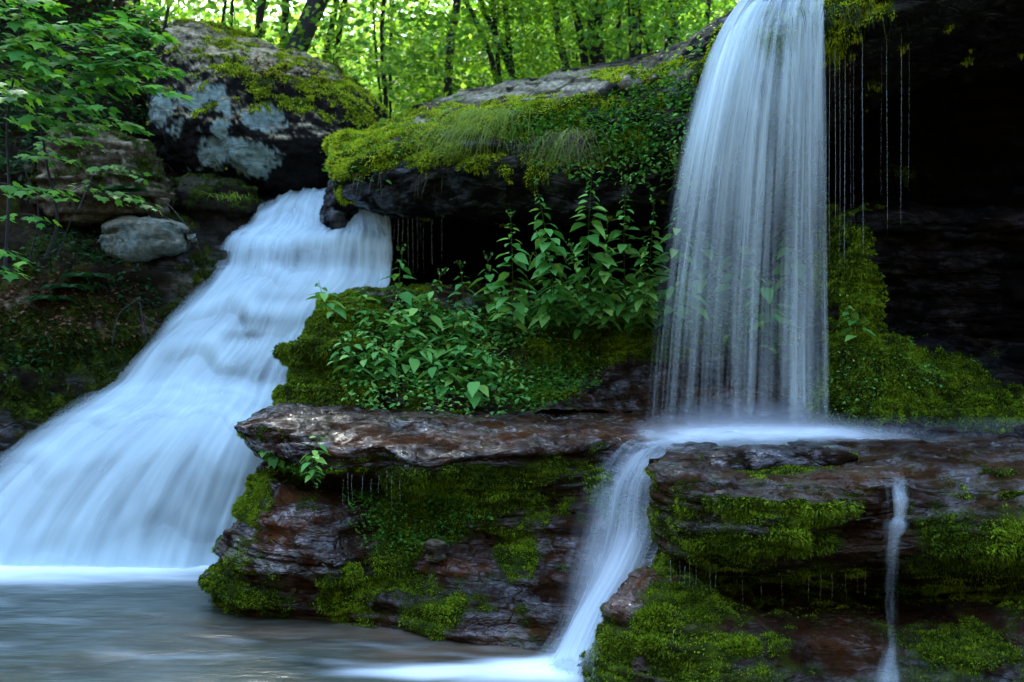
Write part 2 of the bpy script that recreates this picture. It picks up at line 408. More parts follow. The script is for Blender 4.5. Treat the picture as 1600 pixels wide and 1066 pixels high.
def leaves(acc, kind, pos, dirs, size, roll=.3, rnd=None, up=None, rg=RNG, bend=0):
    """pos (n,3), dirs (n,3) leaf axis, size (n,)"""
    S, Fq = SH[kind]; pos = np.asarray(pos, float).reshape(-1, 3); n = len(pos)
    d = np.asarray(dirs, float).reshape(-1, 3); d = d / np.linalg.norm(d, axis=1, keepdims=True)
    u = np.broadcast_to(np.array([0, 0, 1.0]) if up is None else up, (n, 3)) + rg.normal(0, roll, (n, 3))
    x = np.cross(d, u); x /= np.maximum(np.linalg.norm(x, axis=1, keepdims=True), 1e-6); z = np.cross(x, d)
    s = np.broadcast_to(size, (n,))[:, None, None]
    V = pos[:, None] + s * (S[None, :, 0:1] * x[:, None] + S[None, :, 1:2] * d[:, None] + S[None, :, 2:3] * z[:, None])
    Fc = (Fq[None] + (np.arange(n) * len(S))[:, None, None]).reshape(-1, Fq.shape[1])
    r = rg.random(n) if rnd is None else np.broadcast_to(rnd, (n,))
    acc.add(V.reshape(-1, 3), Fc, np.repeat(r, len(S)))

def sheet(rows, nu, nv, dens, layers=((0, 0),), disp=0.0, seed=1, edge=(.04, .04), vary=1.0, ten=(1, .8), su=1.0, ripple=.02, topfade=.0, botfade=.0, push=None):
    """water sheet over control rows (top to bottom), each of K points (left to right)"""
    C = W(rows); Vs, Fs, D, UV, E, VY = [], [], [], [], [], []; base = 0
    for li, (off, us) in enumerate(layers):
        G = herm(C, nv, ten[1]).transpose(1, 0, 2); G = herm(G, nu, ten[0])
        u = np.linspace(0, 1, nu)[:, None] * np.ones((1, nv))
        seg = np.linalg.norm(np.diff(G, axis=1), axis=-1).mean(0); v = np.concatenate([[0], np.cumsum(seg)])[None] * np.ones((nu, 1))
        n = gnorm(G)
        q = np.stack([u * su * 14 + us * 5, v * 1.1, np.full_like(u, seed + us)], -1)
        q2 = np.stack([u * su * 40 + us * 5, v * .5, np.full_like(u, seed + us)], -1)
        dd = off + disp * noise(q, seed) + ripple * noise(q2, seed + 2)
        vn = v / v.max()
        if push is not None: G = G + push(u, vn)[..., None] * np.array([0, -.75, .65])
        G = G + n * dd[..., None]
        px, py = proj(G)
        e = sst(0, edge[0], u) * sst(0, edge[1], 1 - u)
        if topfade: e = e * sst(0, topfade, vn)
        if botfade: e = e * sst(0, botfade, 1 - vn)
        dn = dens(u, vn, px, py, li)
        vy = vary * np.ones_like(u)
        Vs.append(G.reshape(-1, 3)); Fs.append(gfaces(nu, nv, base)); base += nu * nv
        D.append(dn.ravel()); E.append(e.ravel()); VY.append(vy.ravel()); UV.append(np.stack([u * su + us, v + us * 3], -1).reshape(-1, 2))
    return np.concatenate(Vs), np.concatenate(Fs), dict(dens=np.concatenate(D), edge=np.concatenate(E), vary=np.concatenate(VY)), np.concatenate(UV)

# ================================================================== TERRAIN
def terr_h(x, y):
    hb = 5.15 + .25 * np.clip(x, -4, 4) + .14 * np.clip(y - 14, 0, 60) + .05 * np.clip(y - 50, 0, 400)
    back = sst(13.3, 14.2, y)
    ch = np.exp(-((x + 2.4) / 1.1) ** 2) * (1 - sst(14.5, 17, y))
    hb = hb - ch * 1.7
    h = -.6 * (1 - back) + hb * back
    skyblock = np.maximum(0, -8.5 - x + .0 * y) * .95  # out-of-view side and rear slopes, shaped to block low sky light
    skyblock = np.maximum(skyblock, np.maximum(0, x - 8.5) * 1.0)
    skyblock = np.maximum(skyblock, np.maximum(0, -1.5 - y) * 1.5)
    skyblock = np.minimum(skyblock, 19 + .08 * (np.abs(x) + np.abs(y)))
    skyblock = skyblock * (1 - .85 * sst(13, 18, y))
    return np.maximum(h, skyblock - .6 * (1 - back)) 
def make_terrain():
    t = np.linspace(-1, 1, 260); xs = 14 * t + 320 * t ** 5; ys = 10 + 18 * t + 420 * t ** 5
    X, Y = np.meshgrid(xs, ys, indexing='ij'); Z = terr_h(X, Y)
    p = np.stack([X, Y, X * 0], -1)
    Z = Z + .18 * fbm(p * .6, 4, 3) * sst(-.3, 1, Z)
    G = np.stack([X, Y, Z], -1)
    b = NB('forest_floor'); c = b.obj()
    n = b.noise(c, 5, 8, .7); n2 = b.noise(c, .8, 4)
    col = b.ramp(n, [(.35, (.010, .008, .005)), (.55, (.035, .024, .014)), (.7, (.07, .045, .02))])
    col = b.mix(b.ramp(n2, [(.45, 0.), (.6, .8)]), col, (.02, .035, .008))
    pr = b.n('ShaderNodeBsdfPrincipled', None, Base_Color=col, Roughness=.95, Normal=b.bump(n, .8, .08))
    o = mk('terrain', G.reshape(-1, 3), gfaces(260, 260)[:, ::-1], b.done(pr.outputs[0]), loc=(0, 0, 0))
    tag(o, 'dark leaf-strewn forest floor and gorge sides, raised out of view to block sky light', 'ground', kind='structure')
make_terrain()

# ================================================================== ROCKS
def m_mid(G, n, px, py, nz):
    nzv = n[..., 2]
    b = blobs(px, py, [(385, 775, 60, 45, 1.15), (350, 930, 60, 60, .8), (420, 935, 60, 35, .7), (720, 770, 130, 55, 1.15), (800, 870, 50, 60, .95), (640, 830, 90, 60, .85),
        (560, 905, 90, 45, .75), (600, 870, 60, 60, .7), (680, 960, 80, 45, .9), (640, 925, 45, 60, .75), (830, 720, 90, 30, .8), (930, 745, 60, 40, .7), (945, 770, 30, 60, .8), (870, 800, 90, 60, .55),
        (880, 890, 70, 40, .5), (760, 950, 40, 40, .6), (520, 940, 60, 25, .7), (450, 740, 60, 30, .5), (395, 690, 30, 25, .6), (700, 735, 60, 25, .5), (540, 790, 40, 30, .5), (330, 950, 30, 60, .7),(920,985,50,40,.45)])
    neg = blobs(px, py, [(480, 830, 80, 60, 1), (560, 690, 130, 22, 1), (740, 700, 150, 20, 1), (900, 850, 60, 30, .6), (880, 950, 90, 60, .6), (720, 880, 55, 22, .9), (760, 985, 50, 30, .6), (960, 860, 60, 90, .5)])
    m = np.maximum(sst(.18, .62, b - .8 * neg + .38 * nz), .6 * sst(.0, .7, .35 + nz * .8 - neg))
    top = sst(.35, .7, nzv)
    ledge_top = top * (py < 735) * (G[..., 2] > .95)
    m = m * (1 - .93 * ledge_top)
    wet = np.clip(.85 + .4 * nz, 0, 1)
    rust = np.clip(blobs(px, py, [(440, 840, 55, 75, 1.), (420, 800, 60, 40, .9), (390, 900, 50, 50, .6), (700, 885, 70, 12, 1.2), (560, 968, 90, 10, .8), (700, 1000, 110, 30, .8), (800, 985, 60, 40, .5), (700, 690, 200, 14, .8), (900, 680, 200, 18, .8), (520, 700, 60, 16, .5), (930, 880, 90, 90, .35)]) * (1 + 1.2 * nz), 0, 1)
    return dict(moss=m, wet=wet, rust=np.clip(rust + .18, 0, 1) * (1 - m))
mid = rock('rock_ledge', [
    [(420, 664, 9.4), (415, 668, 8.9), (410, 672, 8.7), (415, 690, 8.7), (440, 718, 8.8), (420, 745, 8.6), (385, 850, 8.5), (345, 945, 8.4), (345, 990, 8.4)],
    [(390, 664, 9.1), (382, 670, 8.1), (377, 674, 7.9), (381, 690, 7.85), (412, 716, 8.1), (396, 746, 7.95), (352, 850, 7.75), (322, 945, 7.5), (318, 1000, 7.45)],
    [(440, 640, 9.5), (450, 655, 8.3), (436, 672, 7.6), (428, 702, 7.5), (460, 738, 8.1), (436, 762, 7.55), (398, 862, 7.2), (372, 962, 7.15), (370, 1010, 7.1)],
    [(540, 643, 9.5), (540, 665, 8.2), (530, 712, 7.2), (532, 730, 7.15), (560, 768, 7.95), (540, 794, 7.35), (520, 880, 6.95), (490, 968, 7.1), (485, 1010, 7.0)],
    [(590, 645, 9.5), (590, 668, 8.1), (592, 702, 7.32), (595, 726, 7.3), (602, 776, 7.9), (592, 802, 7.5), (570, 885, 7.1), (540, 972, 7.05), (535, 1015, 6.9)],
    [(640, 646, 9.5), (640, 670, 8.1), (640, 726, 7.05), (640, 739, 7.08), (650, 785, 7.75), (640, 815, 7.4), (620, 890, 7.2), (590, 978, 6.95), (590, 1020, 6.8)],
    [(740, 648, 9.5), (740, 675, 8.0), (735, 716, 7.12), (736, 731, 7.15), (740, 785, 7.33), (735, 850, 7.3), (720, 920, 6.95), (710, 1000, 6.6), (710, 1040, 6.5)],
    [(850, 645, 9.5), (850, 672, 8.1), (860, 713, 7.12), (860, 728, 7.16), (850, 790, 7.3), (850, 850, 7.15), (840, 930, 6.8), (830, 1018, 6.45), (830, 1060, 6.4)],
    [(940, 645, 9.5), (940, 668, 8.3), (945, 695, 7.6), (945, 715, 7.5), (935, 790, 7.2), (930, 860, 6.95), (915, 950, 6.65), (890, 1035, 6.3), (890, 1080, 6.2)],
    [(1040, 642, 9.5), (1040, 660, 8.6), (1045, 695, 7.75), (1040, 720, 7.5), (1035, 790, 7.15), (1030, 870, 6.85), (1000, 960, 6.55), (960, 1060, 6.25), (955, 1100, 6.2)],
    [(1160, 642, 9.5), (1160, 660, 8.6), (1165, 695, 7.9), (1160, 720, 7.7), (1150, 790, 7.4), (1150, 870, 7.2), (1130, 960, 7.0), (1100, 1060, 6.8), (1100, 1100, 6.6)],
], M['ledge'], step=.0115, big=.05, med=.024, fine=.009, st=(.105, .075), seed=3, maskf=m_mid, mossn=42000, blade=.020,
    label='wet brown layered rock ledge with moss between the two waterfalls, its foot in the pool', cat='rock ledge')

def m_mound(G, n, px, py, nz):
    b = blobs(px, py, [(520, 560, 110, 130, 1.2), (650, 560, 130, 110, .8), (930, 530, 140, 60, 1.1), (820, 600, 90, 50, .9), (890, 620, 50, 30, .7), (1180, 500, 120, 70, .9), (700, 640, 120, 30, .6), (1100, 470, 200, 30, .8), (960, 625, 60, 20, .6)])
    neg = blobs(px, py, [(1000, 590, 110, 35, 1.1), (1150, 600, 150, 40, 1), (1080, 620, 250, 25, .7), (620, 470, 30, 20, .5)])
    m = sst(.12, .62, b - .75 * neg + .45 * nz)
    return dict(moss=m, wet=np.clip(.8 + nz, 0, 1), rust=np.clip(.25 + nz, 0, 1) * .5 * (1 - m))
mound = rock('mossy_rock_mound', [
    [(640, 460, 12.0), (610, 470, 11.2), (560, 520, 11.0), (540, 570, 10.6), (520, 640, 10.2)],
    [(530, 466, 11.2), (497, 474, 10.4), (470, 518, 10.0), (450, 570, 9.75), (432, 648, 9.3)],
    [(590, 455, 11.4), (570, 463, 10.3), (545, 512, 9.8), (532, 575, 9.5), (520, 655, 9.1)],
    [(700, 455, 11.4), (700, 475, 10.4), (700, 525, 9.9), (690, 590, 9.45), (680, 662, 9.0)],
    [(850, 450, 11.6), (850, 472, 10.6), (850, 528, 10.0), (850, 600, 9.45), (850, 656, 9.0)],
    [(1000, 448, 11.6), (1000, 468, 10.7), (1000, 535, 10.1), (1000, 595, 9.5), (1000, 654, 9.0)],
    [(1150, 440, 11.4), (1150, 470, 10.6), (1150, 540, 10.0), (1150, 600, 9.5), (1150, 658, 9.0)],
    [(1360, 440, 11.0), (1360, 480, 10.4), (1360, 545, 10.0), (1360, 605, 9.6), (1360, 668, 9.2)],
], M['ledge'], step=.017, big=.08, med=.05, fine=.012, st=(.13, .17), seed=9, maskf=m_mound, mossn=26000, blade=.026,
    label='stepped mossy rock bank that the nettles grow on, between cascade and tall waterfall', cat='rock')

def m_slab(G, n, px, py, nz):
    nzv = n[..., 2]; x = G[..., 0]
    # bare grey far-edge strips, sky sheen put in their colour; moss towards the lip
    b = blobs(px, py, [(700, 240, 90, 26, .85), (780, 190, 120, 14, .9), (930, 158, 100, 14, .9), (560, 235, 75, 40, 1.3), (640, 200, 90, 26, 1.0), (720, 190, 90, 24, .9), (870, 165, 120, 14, .8), (1000, 120, 80, 12, .8), (800, 200, 120, 25, .7), (660, 250, 80, 25, .5), (1080, 110, 60, 25, .6),
                       (1210, 60, 40, 60, 1), (1260, 60, 60, 60, .9), (1330, 10, 80, 22, .9), (1130, 80, 30, 30, .6), (900, 210, 140, 60, .45), (540, 300, 20, 20, .5)])
    sheen_strip = blobs(px, py, [(760, 150, 110, 8, 1.), (960, 116, 110, 8, 1.), (860, 133, 110, 8, 1.), (640, 190, 50, 6, 1)]) * (np.sin(G[..., 1] * 9 + 2 * nz) > -.45)
    m = sst(.30, .48, b + .40 * nz - 1.1 * sheen_strip)
    top = sst(.5, .8, nzv)
    return dict(moss=m, wet=(1 - top) * .5, lichen=.30 * sheen_strip * (1 - m) * top, tan=np.maximum(top * (1 - m) * .25 * (px < 1120), np.clip(1.6 * sheen_strip, 0, .95) * (1 - m)), rust=0 * m)  # tan and lichen masks here lighten the strips to stand for reflected sky
slab = rock('overhanging_rock_slab', [
    [(540, 235, 12.6), (530, 240, 12.2), (520, 252, 11.8), (520, 265, 11.8), (526, 285, 11.8), (560, 310, 12.4)],
    [(565, 212, 13.2), (540, 226, 12.2), (515, 248, 11.2), (515, 268, 11.1), (530, 297, 11.1), (600, 322, 12.6)],
    [(640, 187, 13.6), (620, 205, 12.2), (588, 232, 10.8), (582, 262, 10.6), (592, 310, 10.8), (640, 330, 12.6)],
    [(690, 159, 14.2), (700, 181, 12.2), (700, 214, 10.3), (705, 260, 10.1), (700, 318, 10.4), (720, 335, 12.6)],
    [(850, 125, 14.4), (850, 150, 12.2), (850, 186, 9.95), (850, 250, 9.7), (850, 318, 10.0), (850, 345, 12.6)],
    [(950, 105, 14.6), (950, 127, 12.2), (950, 158, 9.6), (955, 230, 9.4), (950, 310, 9.7), (950, 340, 12.5)],
    [(1055, 86, 14.8), (1060, 97, 12.0), (1060, 108, 9.35), (1060, 190, 9.1), (1060, 305, 9.5), (1060, 335, 12.2)],
    [(1120, 60, 14.6), (1135, 55, 12.0), (1140, 60, 8.95), (1140, 150, 8.85), (1130, 290, 9.3), (1130, 330, 11.5)],
    [(1200, -50, 13.0), (1200, -10, 10.0), (1200, 15, 8.45), (1200, 80, 8.4), (1200, 200, 8.9), (1200, 300, 10.8)],
    [(1290, -110, 13.0), (1290, -50, 10.0), (1290, -15, 8.25), (1290, 50, 8.2), (1290, 110, 8.5), (1290, 200, 9.9)],
    [(1450, -190, 13.0), (1450, -120, 9.6), (1450, -70, 7.9), (1450, -15, 7.8), (1450, 30, 8.1), (1450, 120, 9.7)],
    [(1750, -260, 13.0), (1720, -180, 9.4), (1700, -130, 7.5), (1700, -60, 7.4), (1700, 10, 7.8), (1700, 110, 9.5)],
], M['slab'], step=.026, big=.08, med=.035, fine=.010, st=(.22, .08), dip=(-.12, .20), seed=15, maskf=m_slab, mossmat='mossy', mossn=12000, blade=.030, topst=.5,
    label='huge overhanging rock slab with a bright mossy top, the tall waterfall drops from its lip', cat='rock slab')

def m_wall(G, n, px, py, nz):
    m = sst(.35, .6, blobs(px, py, [(1350, 480, 60, 160, .55), (1500, 620, 200, 50, .6), (1400, 270, 40, 20, .6), (1440, 540, 30, 30, .5)]) + .35 * nz)
    return dict(moss=m, wet=0 * m, rust=np.clip(blobs(px, py, [(1520, 150, 180, 80, .6), (1480, 560, 60, 80, .6)]) + .3 * nz, 0, 1) * .10)
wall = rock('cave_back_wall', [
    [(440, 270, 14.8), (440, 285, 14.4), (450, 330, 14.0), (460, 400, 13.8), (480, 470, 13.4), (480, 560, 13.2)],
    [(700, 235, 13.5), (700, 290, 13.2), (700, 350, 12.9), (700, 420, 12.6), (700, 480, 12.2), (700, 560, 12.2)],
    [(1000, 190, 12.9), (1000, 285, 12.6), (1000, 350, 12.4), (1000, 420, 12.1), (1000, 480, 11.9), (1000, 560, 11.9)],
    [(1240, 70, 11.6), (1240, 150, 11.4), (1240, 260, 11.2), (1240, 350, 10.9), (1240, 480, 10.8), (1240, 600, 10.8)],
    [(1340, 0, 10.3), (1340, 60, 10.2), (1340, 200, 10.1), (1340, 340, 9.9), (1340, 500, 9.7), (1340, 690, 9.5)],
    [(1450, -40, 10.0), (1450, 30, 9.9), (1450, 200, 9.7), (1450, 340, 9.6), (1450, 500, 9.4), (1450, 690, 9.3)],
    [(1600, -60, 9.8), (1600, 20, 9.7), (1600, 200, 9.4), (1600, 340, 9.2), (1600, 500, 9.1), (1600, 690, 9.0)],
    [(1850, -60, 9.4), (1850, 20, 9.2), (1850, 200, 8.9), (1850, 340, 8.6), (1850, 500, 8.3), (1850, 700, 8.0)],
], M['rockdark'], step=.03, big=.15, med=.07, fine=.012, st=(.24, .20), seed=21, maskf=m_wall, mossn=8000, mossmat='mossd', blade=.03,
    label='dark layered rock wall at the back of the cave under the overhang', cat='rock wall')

def m_butt(G, n, px, py, nz):
    b = blobs(px, py, [(1330, 380, 60, 50, .8), (1340, 470, 45, 90, 1.1), (1350, 600, 80, 80, 1.2), (1450, 590, 90, 60, 1.), (1560, 650, 150, 40, 1.), (1420, 545, 60, 40, .9), (1300, 420, 30, 200, .7), (1420, 520, 30, 30, .5)])
    neg = blobs(px, py, [(1460, 480, 60, 50, .9), (1500, 400, 90, 60, .8)])
    m = sst(.32, .5, b - neg + .35 * nz)
    return dict(moss=m, wet=.12 + 0 * m, rust=np.clip(.4 + nz, 0, 1) * .08)
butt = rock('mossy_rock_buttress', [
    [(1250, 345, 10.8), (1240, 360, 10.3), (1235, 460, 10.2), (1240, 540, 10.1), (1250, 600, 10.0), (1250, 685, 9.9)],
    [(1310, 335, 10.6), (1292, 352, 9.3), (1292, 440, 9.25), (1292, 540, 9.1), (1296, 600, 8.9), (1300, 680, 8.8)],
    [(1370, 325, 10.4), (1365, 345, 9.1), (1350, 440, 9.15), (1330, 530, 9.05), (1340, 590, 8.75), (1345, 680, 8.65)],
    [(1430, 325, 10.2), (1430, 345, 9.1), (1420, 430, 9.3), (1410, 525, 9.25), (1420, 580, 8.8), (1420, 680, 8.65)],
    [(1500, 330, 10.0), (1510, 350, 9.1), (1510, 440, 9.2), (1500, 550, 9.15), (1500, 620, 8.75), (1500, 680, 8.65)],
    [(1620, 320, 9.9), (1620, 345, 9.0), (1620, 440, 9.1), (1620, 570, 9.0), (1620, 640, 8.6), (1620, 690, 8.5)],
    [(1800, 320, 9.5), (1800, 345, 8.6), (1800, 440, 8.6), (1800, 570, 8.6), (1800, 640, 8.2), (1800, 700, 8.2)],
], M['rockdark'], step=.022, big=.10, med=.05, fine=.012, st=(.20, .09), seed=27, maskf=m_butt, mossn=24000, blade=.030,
    label='rock buttress thick with green moss right of the tall waterfall', cat='rock')

def m_fg(G, n, px, py, nz):
    nzv = n[..., 2]
    b = blobs(px, py, [(1170, 790, 80, 30, .8), (1300, 790, 100, 30, 1.), (1140, 850, 60, 20, 1.), (1250, 850, 150, 25, .7), (1060, 790, 40, 30, .55), (1060, 935, 70, 35, 1.2), (1020, 970, 50, 30, 1.2), (1110, 960, 40, 20, .9),
        (1130, 1010, 90, 30, .9), (1220, 1000, 50, 40, .8), (960, 1030, 40, 40, .9), (1040, 890, 20, 30, 1.), (1540, 760, 90, 40, .8), (1480, 830, 60, 30, .9), (1560, 840, 90, 40, .7), (1530, 1010, 120, 50, .9),
        (1200, 735, 90, 12, 1.1), (1280, 1040, 60, 30, .7), (1080, 1040, 90, 30, .9), (1440, 940, 60, 30, .5), (1600, 930, 80, 30, .6), (1020, 1000, 60, 30, .9)])
    neg = blobs(px, py, [(975, 930, 36, 40, 1.2), (1380, 790, 30, 30, .8), (1350, 990, 80, 50, .7), (1100, 740, 60, 20, .4), (1390, 860, 40, 60, .6)])
    m = np.maximum(sst(.14, .62, b - neg + .40 * nz), .62 * sst(.0, .7, .45 + nz * .8 - neg))
    ltop = sst(.5, .8, nzv) * (G[..., 2] > 1.0) * (py < 790)
    m = m * (1 - .85 * ltop * (1 - blobs(px, py, [(1200, 738, 110, 14, 1)])))
    rust = np.clip(blobs(px, py, [(972, 930, 50, 50, 1.1), (1130, 740, 60, 12, .6), (1300, 740, 160, 14, .6), (990, 1010, 40, 60, .4), (1300, 1000, 150, 60, .3)]) * (1 + nz), 0, 1)
    return dict(moss=m, wet=np.clip(.62 + .4 * nz, 0, 1), rust=np.clip(rust + .22, 0, 1) * (1 - m))
fg = rock('foreground_rock_ledge', [
    [(1075, 712, 8.0), (1060, 716, 7.2), (1045, 740, 6.8), (1045, 775, 6.8), (1050, 820, 6.8), (1065, 868, 6.8), (1060, 890, 6.9), (1030, 910, 6.7), (975, 960, 6.5), (950, 1080, 6.3)],
    [(1060, 705, 8.6), (1035, 724, 6.9), (1012, 742, 6.3), (1014, 772, 6.2), (1022, 818, 6.25), (1043, 868, 6.35), (1034, 888, 6.5), (1002, 897, 6.3), (938, 950, 6.1), (918, 1080, 5.8)],
    [(1110, 682, 9.3), (1100, 720, 6.8), (1088, 752, 6.0), (1088, 785, 5.85), (1100, 828, 5.85), (1110, 868, 6.0), (1110, 905, 6.7), (1080, 922, 6.05), (1060, 982, 5.7), (1050, 1090, 5.5)],
    [(1180, 676, 9.3), (1170, 720, 6.8), (1165, 762, 5.9), (1165, 795, 5.72), (1170, 835, 5.72), (1180, 872, 5.9), (1180, 915, 6.8), (1150, 955, 6.0), (1140, 1000, 5.65), (1130, 1090, 5.35)],
    [(1270, 672, 9.3), (1270, 720, 6.7), (1270, 763, 5.85), (1270, 800, 5.66), (1270, 838, 5.68), (1270, 870, 5.9), (1270, 925, 6.8), (1260, 972, 5.95), (1250, 1015, 5.6), (1240, 1095, 5.3)],
    [(1360, 670, 9.3), (1370, 715, 6.8), (1380, 764, 5.85), (1385, 800, 5.75), (1385, 838, 5.72), (1380, 872, 5.9), (1380, 925, 6.7), (1370, 975, 6.0), (1370, 1020, 5.65), (1370, 1095, 5.3)],
    [(1440, 670, 9.3), (1440, 705, 7.0), (1430, 742, 6.1), (1440, 790, 5.8), (1450, 838, 5.68), (1450, 880, 5.9), (1450, 930, 6.6), (1450, 975, 5.95), (1450, 1020, 5.6), (1450, 1095, 5.25)],
    [(1520, 672, 9.3), (1520, 702, 7.0), (1510, 732, 6.15), (1510, 775, 5.85), (1520, 838, 5.6), (1520, 885, 5.8), (1520, 925, 6.4), (1520, 960, 5.85), (1520, 1010, 5.5), (1520, 1095, 5.2)],
    [(1700, 672, 9.3), (1690, 700, 7.0), (1680, 730, 6.1), (1680, 775, 5.8), (1680, 838, 5.5), (1680, 880, 5.7), (1680, 915, 6.2), (1680, 950, 5.8), (1680, 1010, 5.4), (1680, 1095, 5.1)],
    [(1900, 680, 9.3), (1900, 700, 7.0), (1880, 730, 6.1), (1880, 775, 5.8), (1880, 838, 5.5), (1880, 880, 5.7), (1880, 915, 6.2), (1880, 950, 5.8), (1880, 1010, 5.4), (1880, 1095, 5.1)],
], M['ledge'], step=.0115, big=.05, med=.024, fine=.009, st=(.11, .085), seed=33, maskf=m_fg, mossn=42000, blade=.019,
    label='undercut mossy rock ledge in the right foreground with water running over its wet top', cat='rock ledge')

def m_bank(G, n, px, py, nz):
    m = sst(.25, .6, blobs(px, py, [(90, 540, 160, 60, .95), (230, 360, 80, 60, .5), (330, 430, 60, 60, .6), (60, 620, 140, 60, .6), (300, 480, 60, 40, .5), (60, 400, 120, 60, .35)]) + .35 * nz)
    return dict(moss=m, wet=blobs(px, py, [(330, 440, 60, 50, .8), (200, 580, 120, 60, .7), (60, 700, 120, 60, .8)]), rust=np.clip(nz, 0, 1) * .4,
                tan=blobs(px, py, [(310, 445, 34, 16, .6), (200, 520, 50, 20, .45), (20, 480, 60, 40, .3)]) * (1 - m))
bank = rock('left_stream_bank', [
    [(-420, 820, 9.3), (-420, 640, 9.3), (-420, 480, 9.8), (-420, 330, 10.8), (-420, 180, 12.5), (-420, 0, 15.5), (-400, -250, 19)],
    [(-120, 890, 9.4), (-120, 700, 9.7), (-120, 560, 10.1), (-120, 420, 10.9), (-120, 250, 12.6), (-120, 50, 15.5), (-120, -220, 20)],
    [(30, 800, 9.9), (20, 680, 10.0), (10, 590, 10.2), (10, 440, 11.0), (20, 280, 12.6), (20, 60, 15.5), (20, -200, 20)],
    [(170, 740, 10.6), (150, 615, 10.5), (110, 540, 10.6), (110, 420, 11.4), (100, 290, 12.8), (110, 70, 15.5), (120, -150, 20)],
    [(270, 640, 11.2), (245, 530, 11.2), (205, 480, 11.3), (185, 420, 11.6), (175, 330, 12.8), (190, 110, 15.5), (205, -20, 20)],
    [(340, 560, 11.8), (325, 465, 11.9), (290, 420, 11.9), (265, 380, 12.2), (260, 310, 13.4), (262, 220, 15.3), (270, 100, 19)],
    [(400, 470, 12.4), (372, 385, 12.5), (348, 345, 12.7), (335, 320, 13.0), (340, 295, 14.0), (345, 270, 15.3), (350, 180, 19)],
    [(480, 400, 13.2), (450, 335, 13.3), (440, 315, 13.4), (440, 308, 13.6), (440, 300, 14.2), (440, 290, 15.3), (445, 200, 19)],
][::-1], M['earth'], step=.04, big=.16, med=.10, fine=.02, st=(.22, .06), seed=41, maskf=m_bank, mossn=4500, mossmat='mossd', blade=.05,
    label='dark mossy earth and rock bank on the left of the cascade', cat='bank', kind='structure')

def m_bould(G, n, px, py, nz):
    top = sst(.30, .70, n[..., 2] + .12 * nz)
    b = blobs(px, py, [(480, 150, 90, 26, .8), (560, 175, 50, 30, 1.0), (430, 135, 50, 16, .6)])
    m = sst(.35, .5, (b + .34 * top) * (.4 + .6 * top) + .35 * nz)
    lic = blobs(px, py, [(325, 155, 42, 26, 1.1), (410, 185, 40, 26, 1.), (365, 235, 60, 34, .95), (340, 195, 30, 30, .7), (250, 170, 26, 30, .9), (275, 200, 14, 24, .8), (400, 262, 50, 18, .8), (310, 265, 30, 10, .5)])
    lic = sst(.42, .56, lic + .42 * fbm(G * 4.2, 4, 77) + .25 * fbm(G * 17, 3, 78)) * (1 - top)
    return dict(moss=m, lichen=lic * (1 - m), tan=top * (1 - m), wet=0 * m)
bould = rock('lichen_boulder', [
    [(262, 130, 14.8), (250, 130, 14.5), (240, 140, 14.2), (236, 170, 14.1), (245, 200, 14.2), (260, 215, 14.8)],
    [(285, 40, 15.2), (270, 46, 14.4), (256, 100, 13.5), (240, 165, 13.2), (255, 235, 13.4), (300, 260, 14.6)],
    [(330, 42, 15.4), (328, 60, 14.4), (312, 118, 13.15), (310, 190, 12.85), (325, 268, 13.2), (350, 280, 14.6)],
    [(420, 72, 15.4), (420, 90, 14.4), (412, 138, 13.0), (412, 220, 12.8), (412, 288, 13.15), (430, 290, 14.6)],
    [(500, 102, 15.4), (500, 118, 14.4), (500, 152, 13.1), (500, 222, 12.9), (490, 284, 13.3), (500, 285, 14.6)],
    [(555, 135, 15.2), (560, 146, 14.6), (567, 176, 13.5), (562, 225, 13.3), (545, 265, 13.6), (540, 270, 14.6)],
    [(590, 170, 14.9), (594, 178, 14.6), (597, 188, 14.3), (590, 205, 14.2), (575, 225, 14.3), (570, 230, 14.8)],
], M['boulder'], step=.022, big=.10, med=.06, fine=.014, st=(.5, .03), seed=52, ten=(.9, .7), maskf=m_bould, mossn=8000, mossmat='mossy', blade=.035,
    label='huge grey boulder with pale lichen patches on its face and a tan mossy top', cat='boulder')

def small_rock(name, x0, x1, yt, yb, Y, dep, seed, label, cat='stone', tilt=0, mat='rock', maskf=None, group=None, big=.04, mossn=0, peak=.4, step=.02, st=(.12, .03), mm='moss', blade=.02):
    """a rounded angular stone between two columns of the picture, at distance Y and depth dep"""
    xs = [x0, x0 + (x1 - x0) * .06, x0 + (x1 - x0) * .3, x0 + (x1 - x0) * .65, x0 + (x1 - x0) * .93, x1]
    cols = []; h = yb - yt
    for q, x in enumerate(xs):
        s = (0.03, .55, 1 if peak < .5 else .85, .9 if peak < .5 else 1, .55, .03)[q]; c = yt + h * .55 + tilt * (q - 2.5)
        cols.append([(x, c + (yb - c) * s * .75, Y + dep * .5 * s + dep * .4), (x, c - (c - yt) * s, Y + dep * (.3 + .4 * s)), (x, c - (c - yt) * s * .8, Y + dep * (.45 - .35 * s)),
                     (x, c + h * .08, Y + dep * (.5 - .5 * s)), (x, c + (yb - c) * s * .85, Y + dep * (.5 - .42 * s)), (x, c + (yb - c) * s, Y + dep * .6)])
    return rock(name, cols, M[mat], step=step, big=big, med=big * .7, fine=.006, st=st, seed=seed, maskf=maskf, mossn=mossn, mossmat=mm, blade=blade, label=label, cat=cat, group=group, ten=(.8, .55))
def mk_mask(tan=0, moss=0, wet=0, lich=0, k=.35):
    def f(G, n, px, py, nz):
        top = sst(.2, .6, n[..., 2]); m = sst(.4, .6, moss * (.3 + .7 * top) + k * nz)
        return dict(moss=m, tan=tan * (.35 + .65 * top) * (1 - m), wet=wet + 0 * m, lichen=np.clip(lich + lich * nz, 0, 1) * (1 - m))
    return f
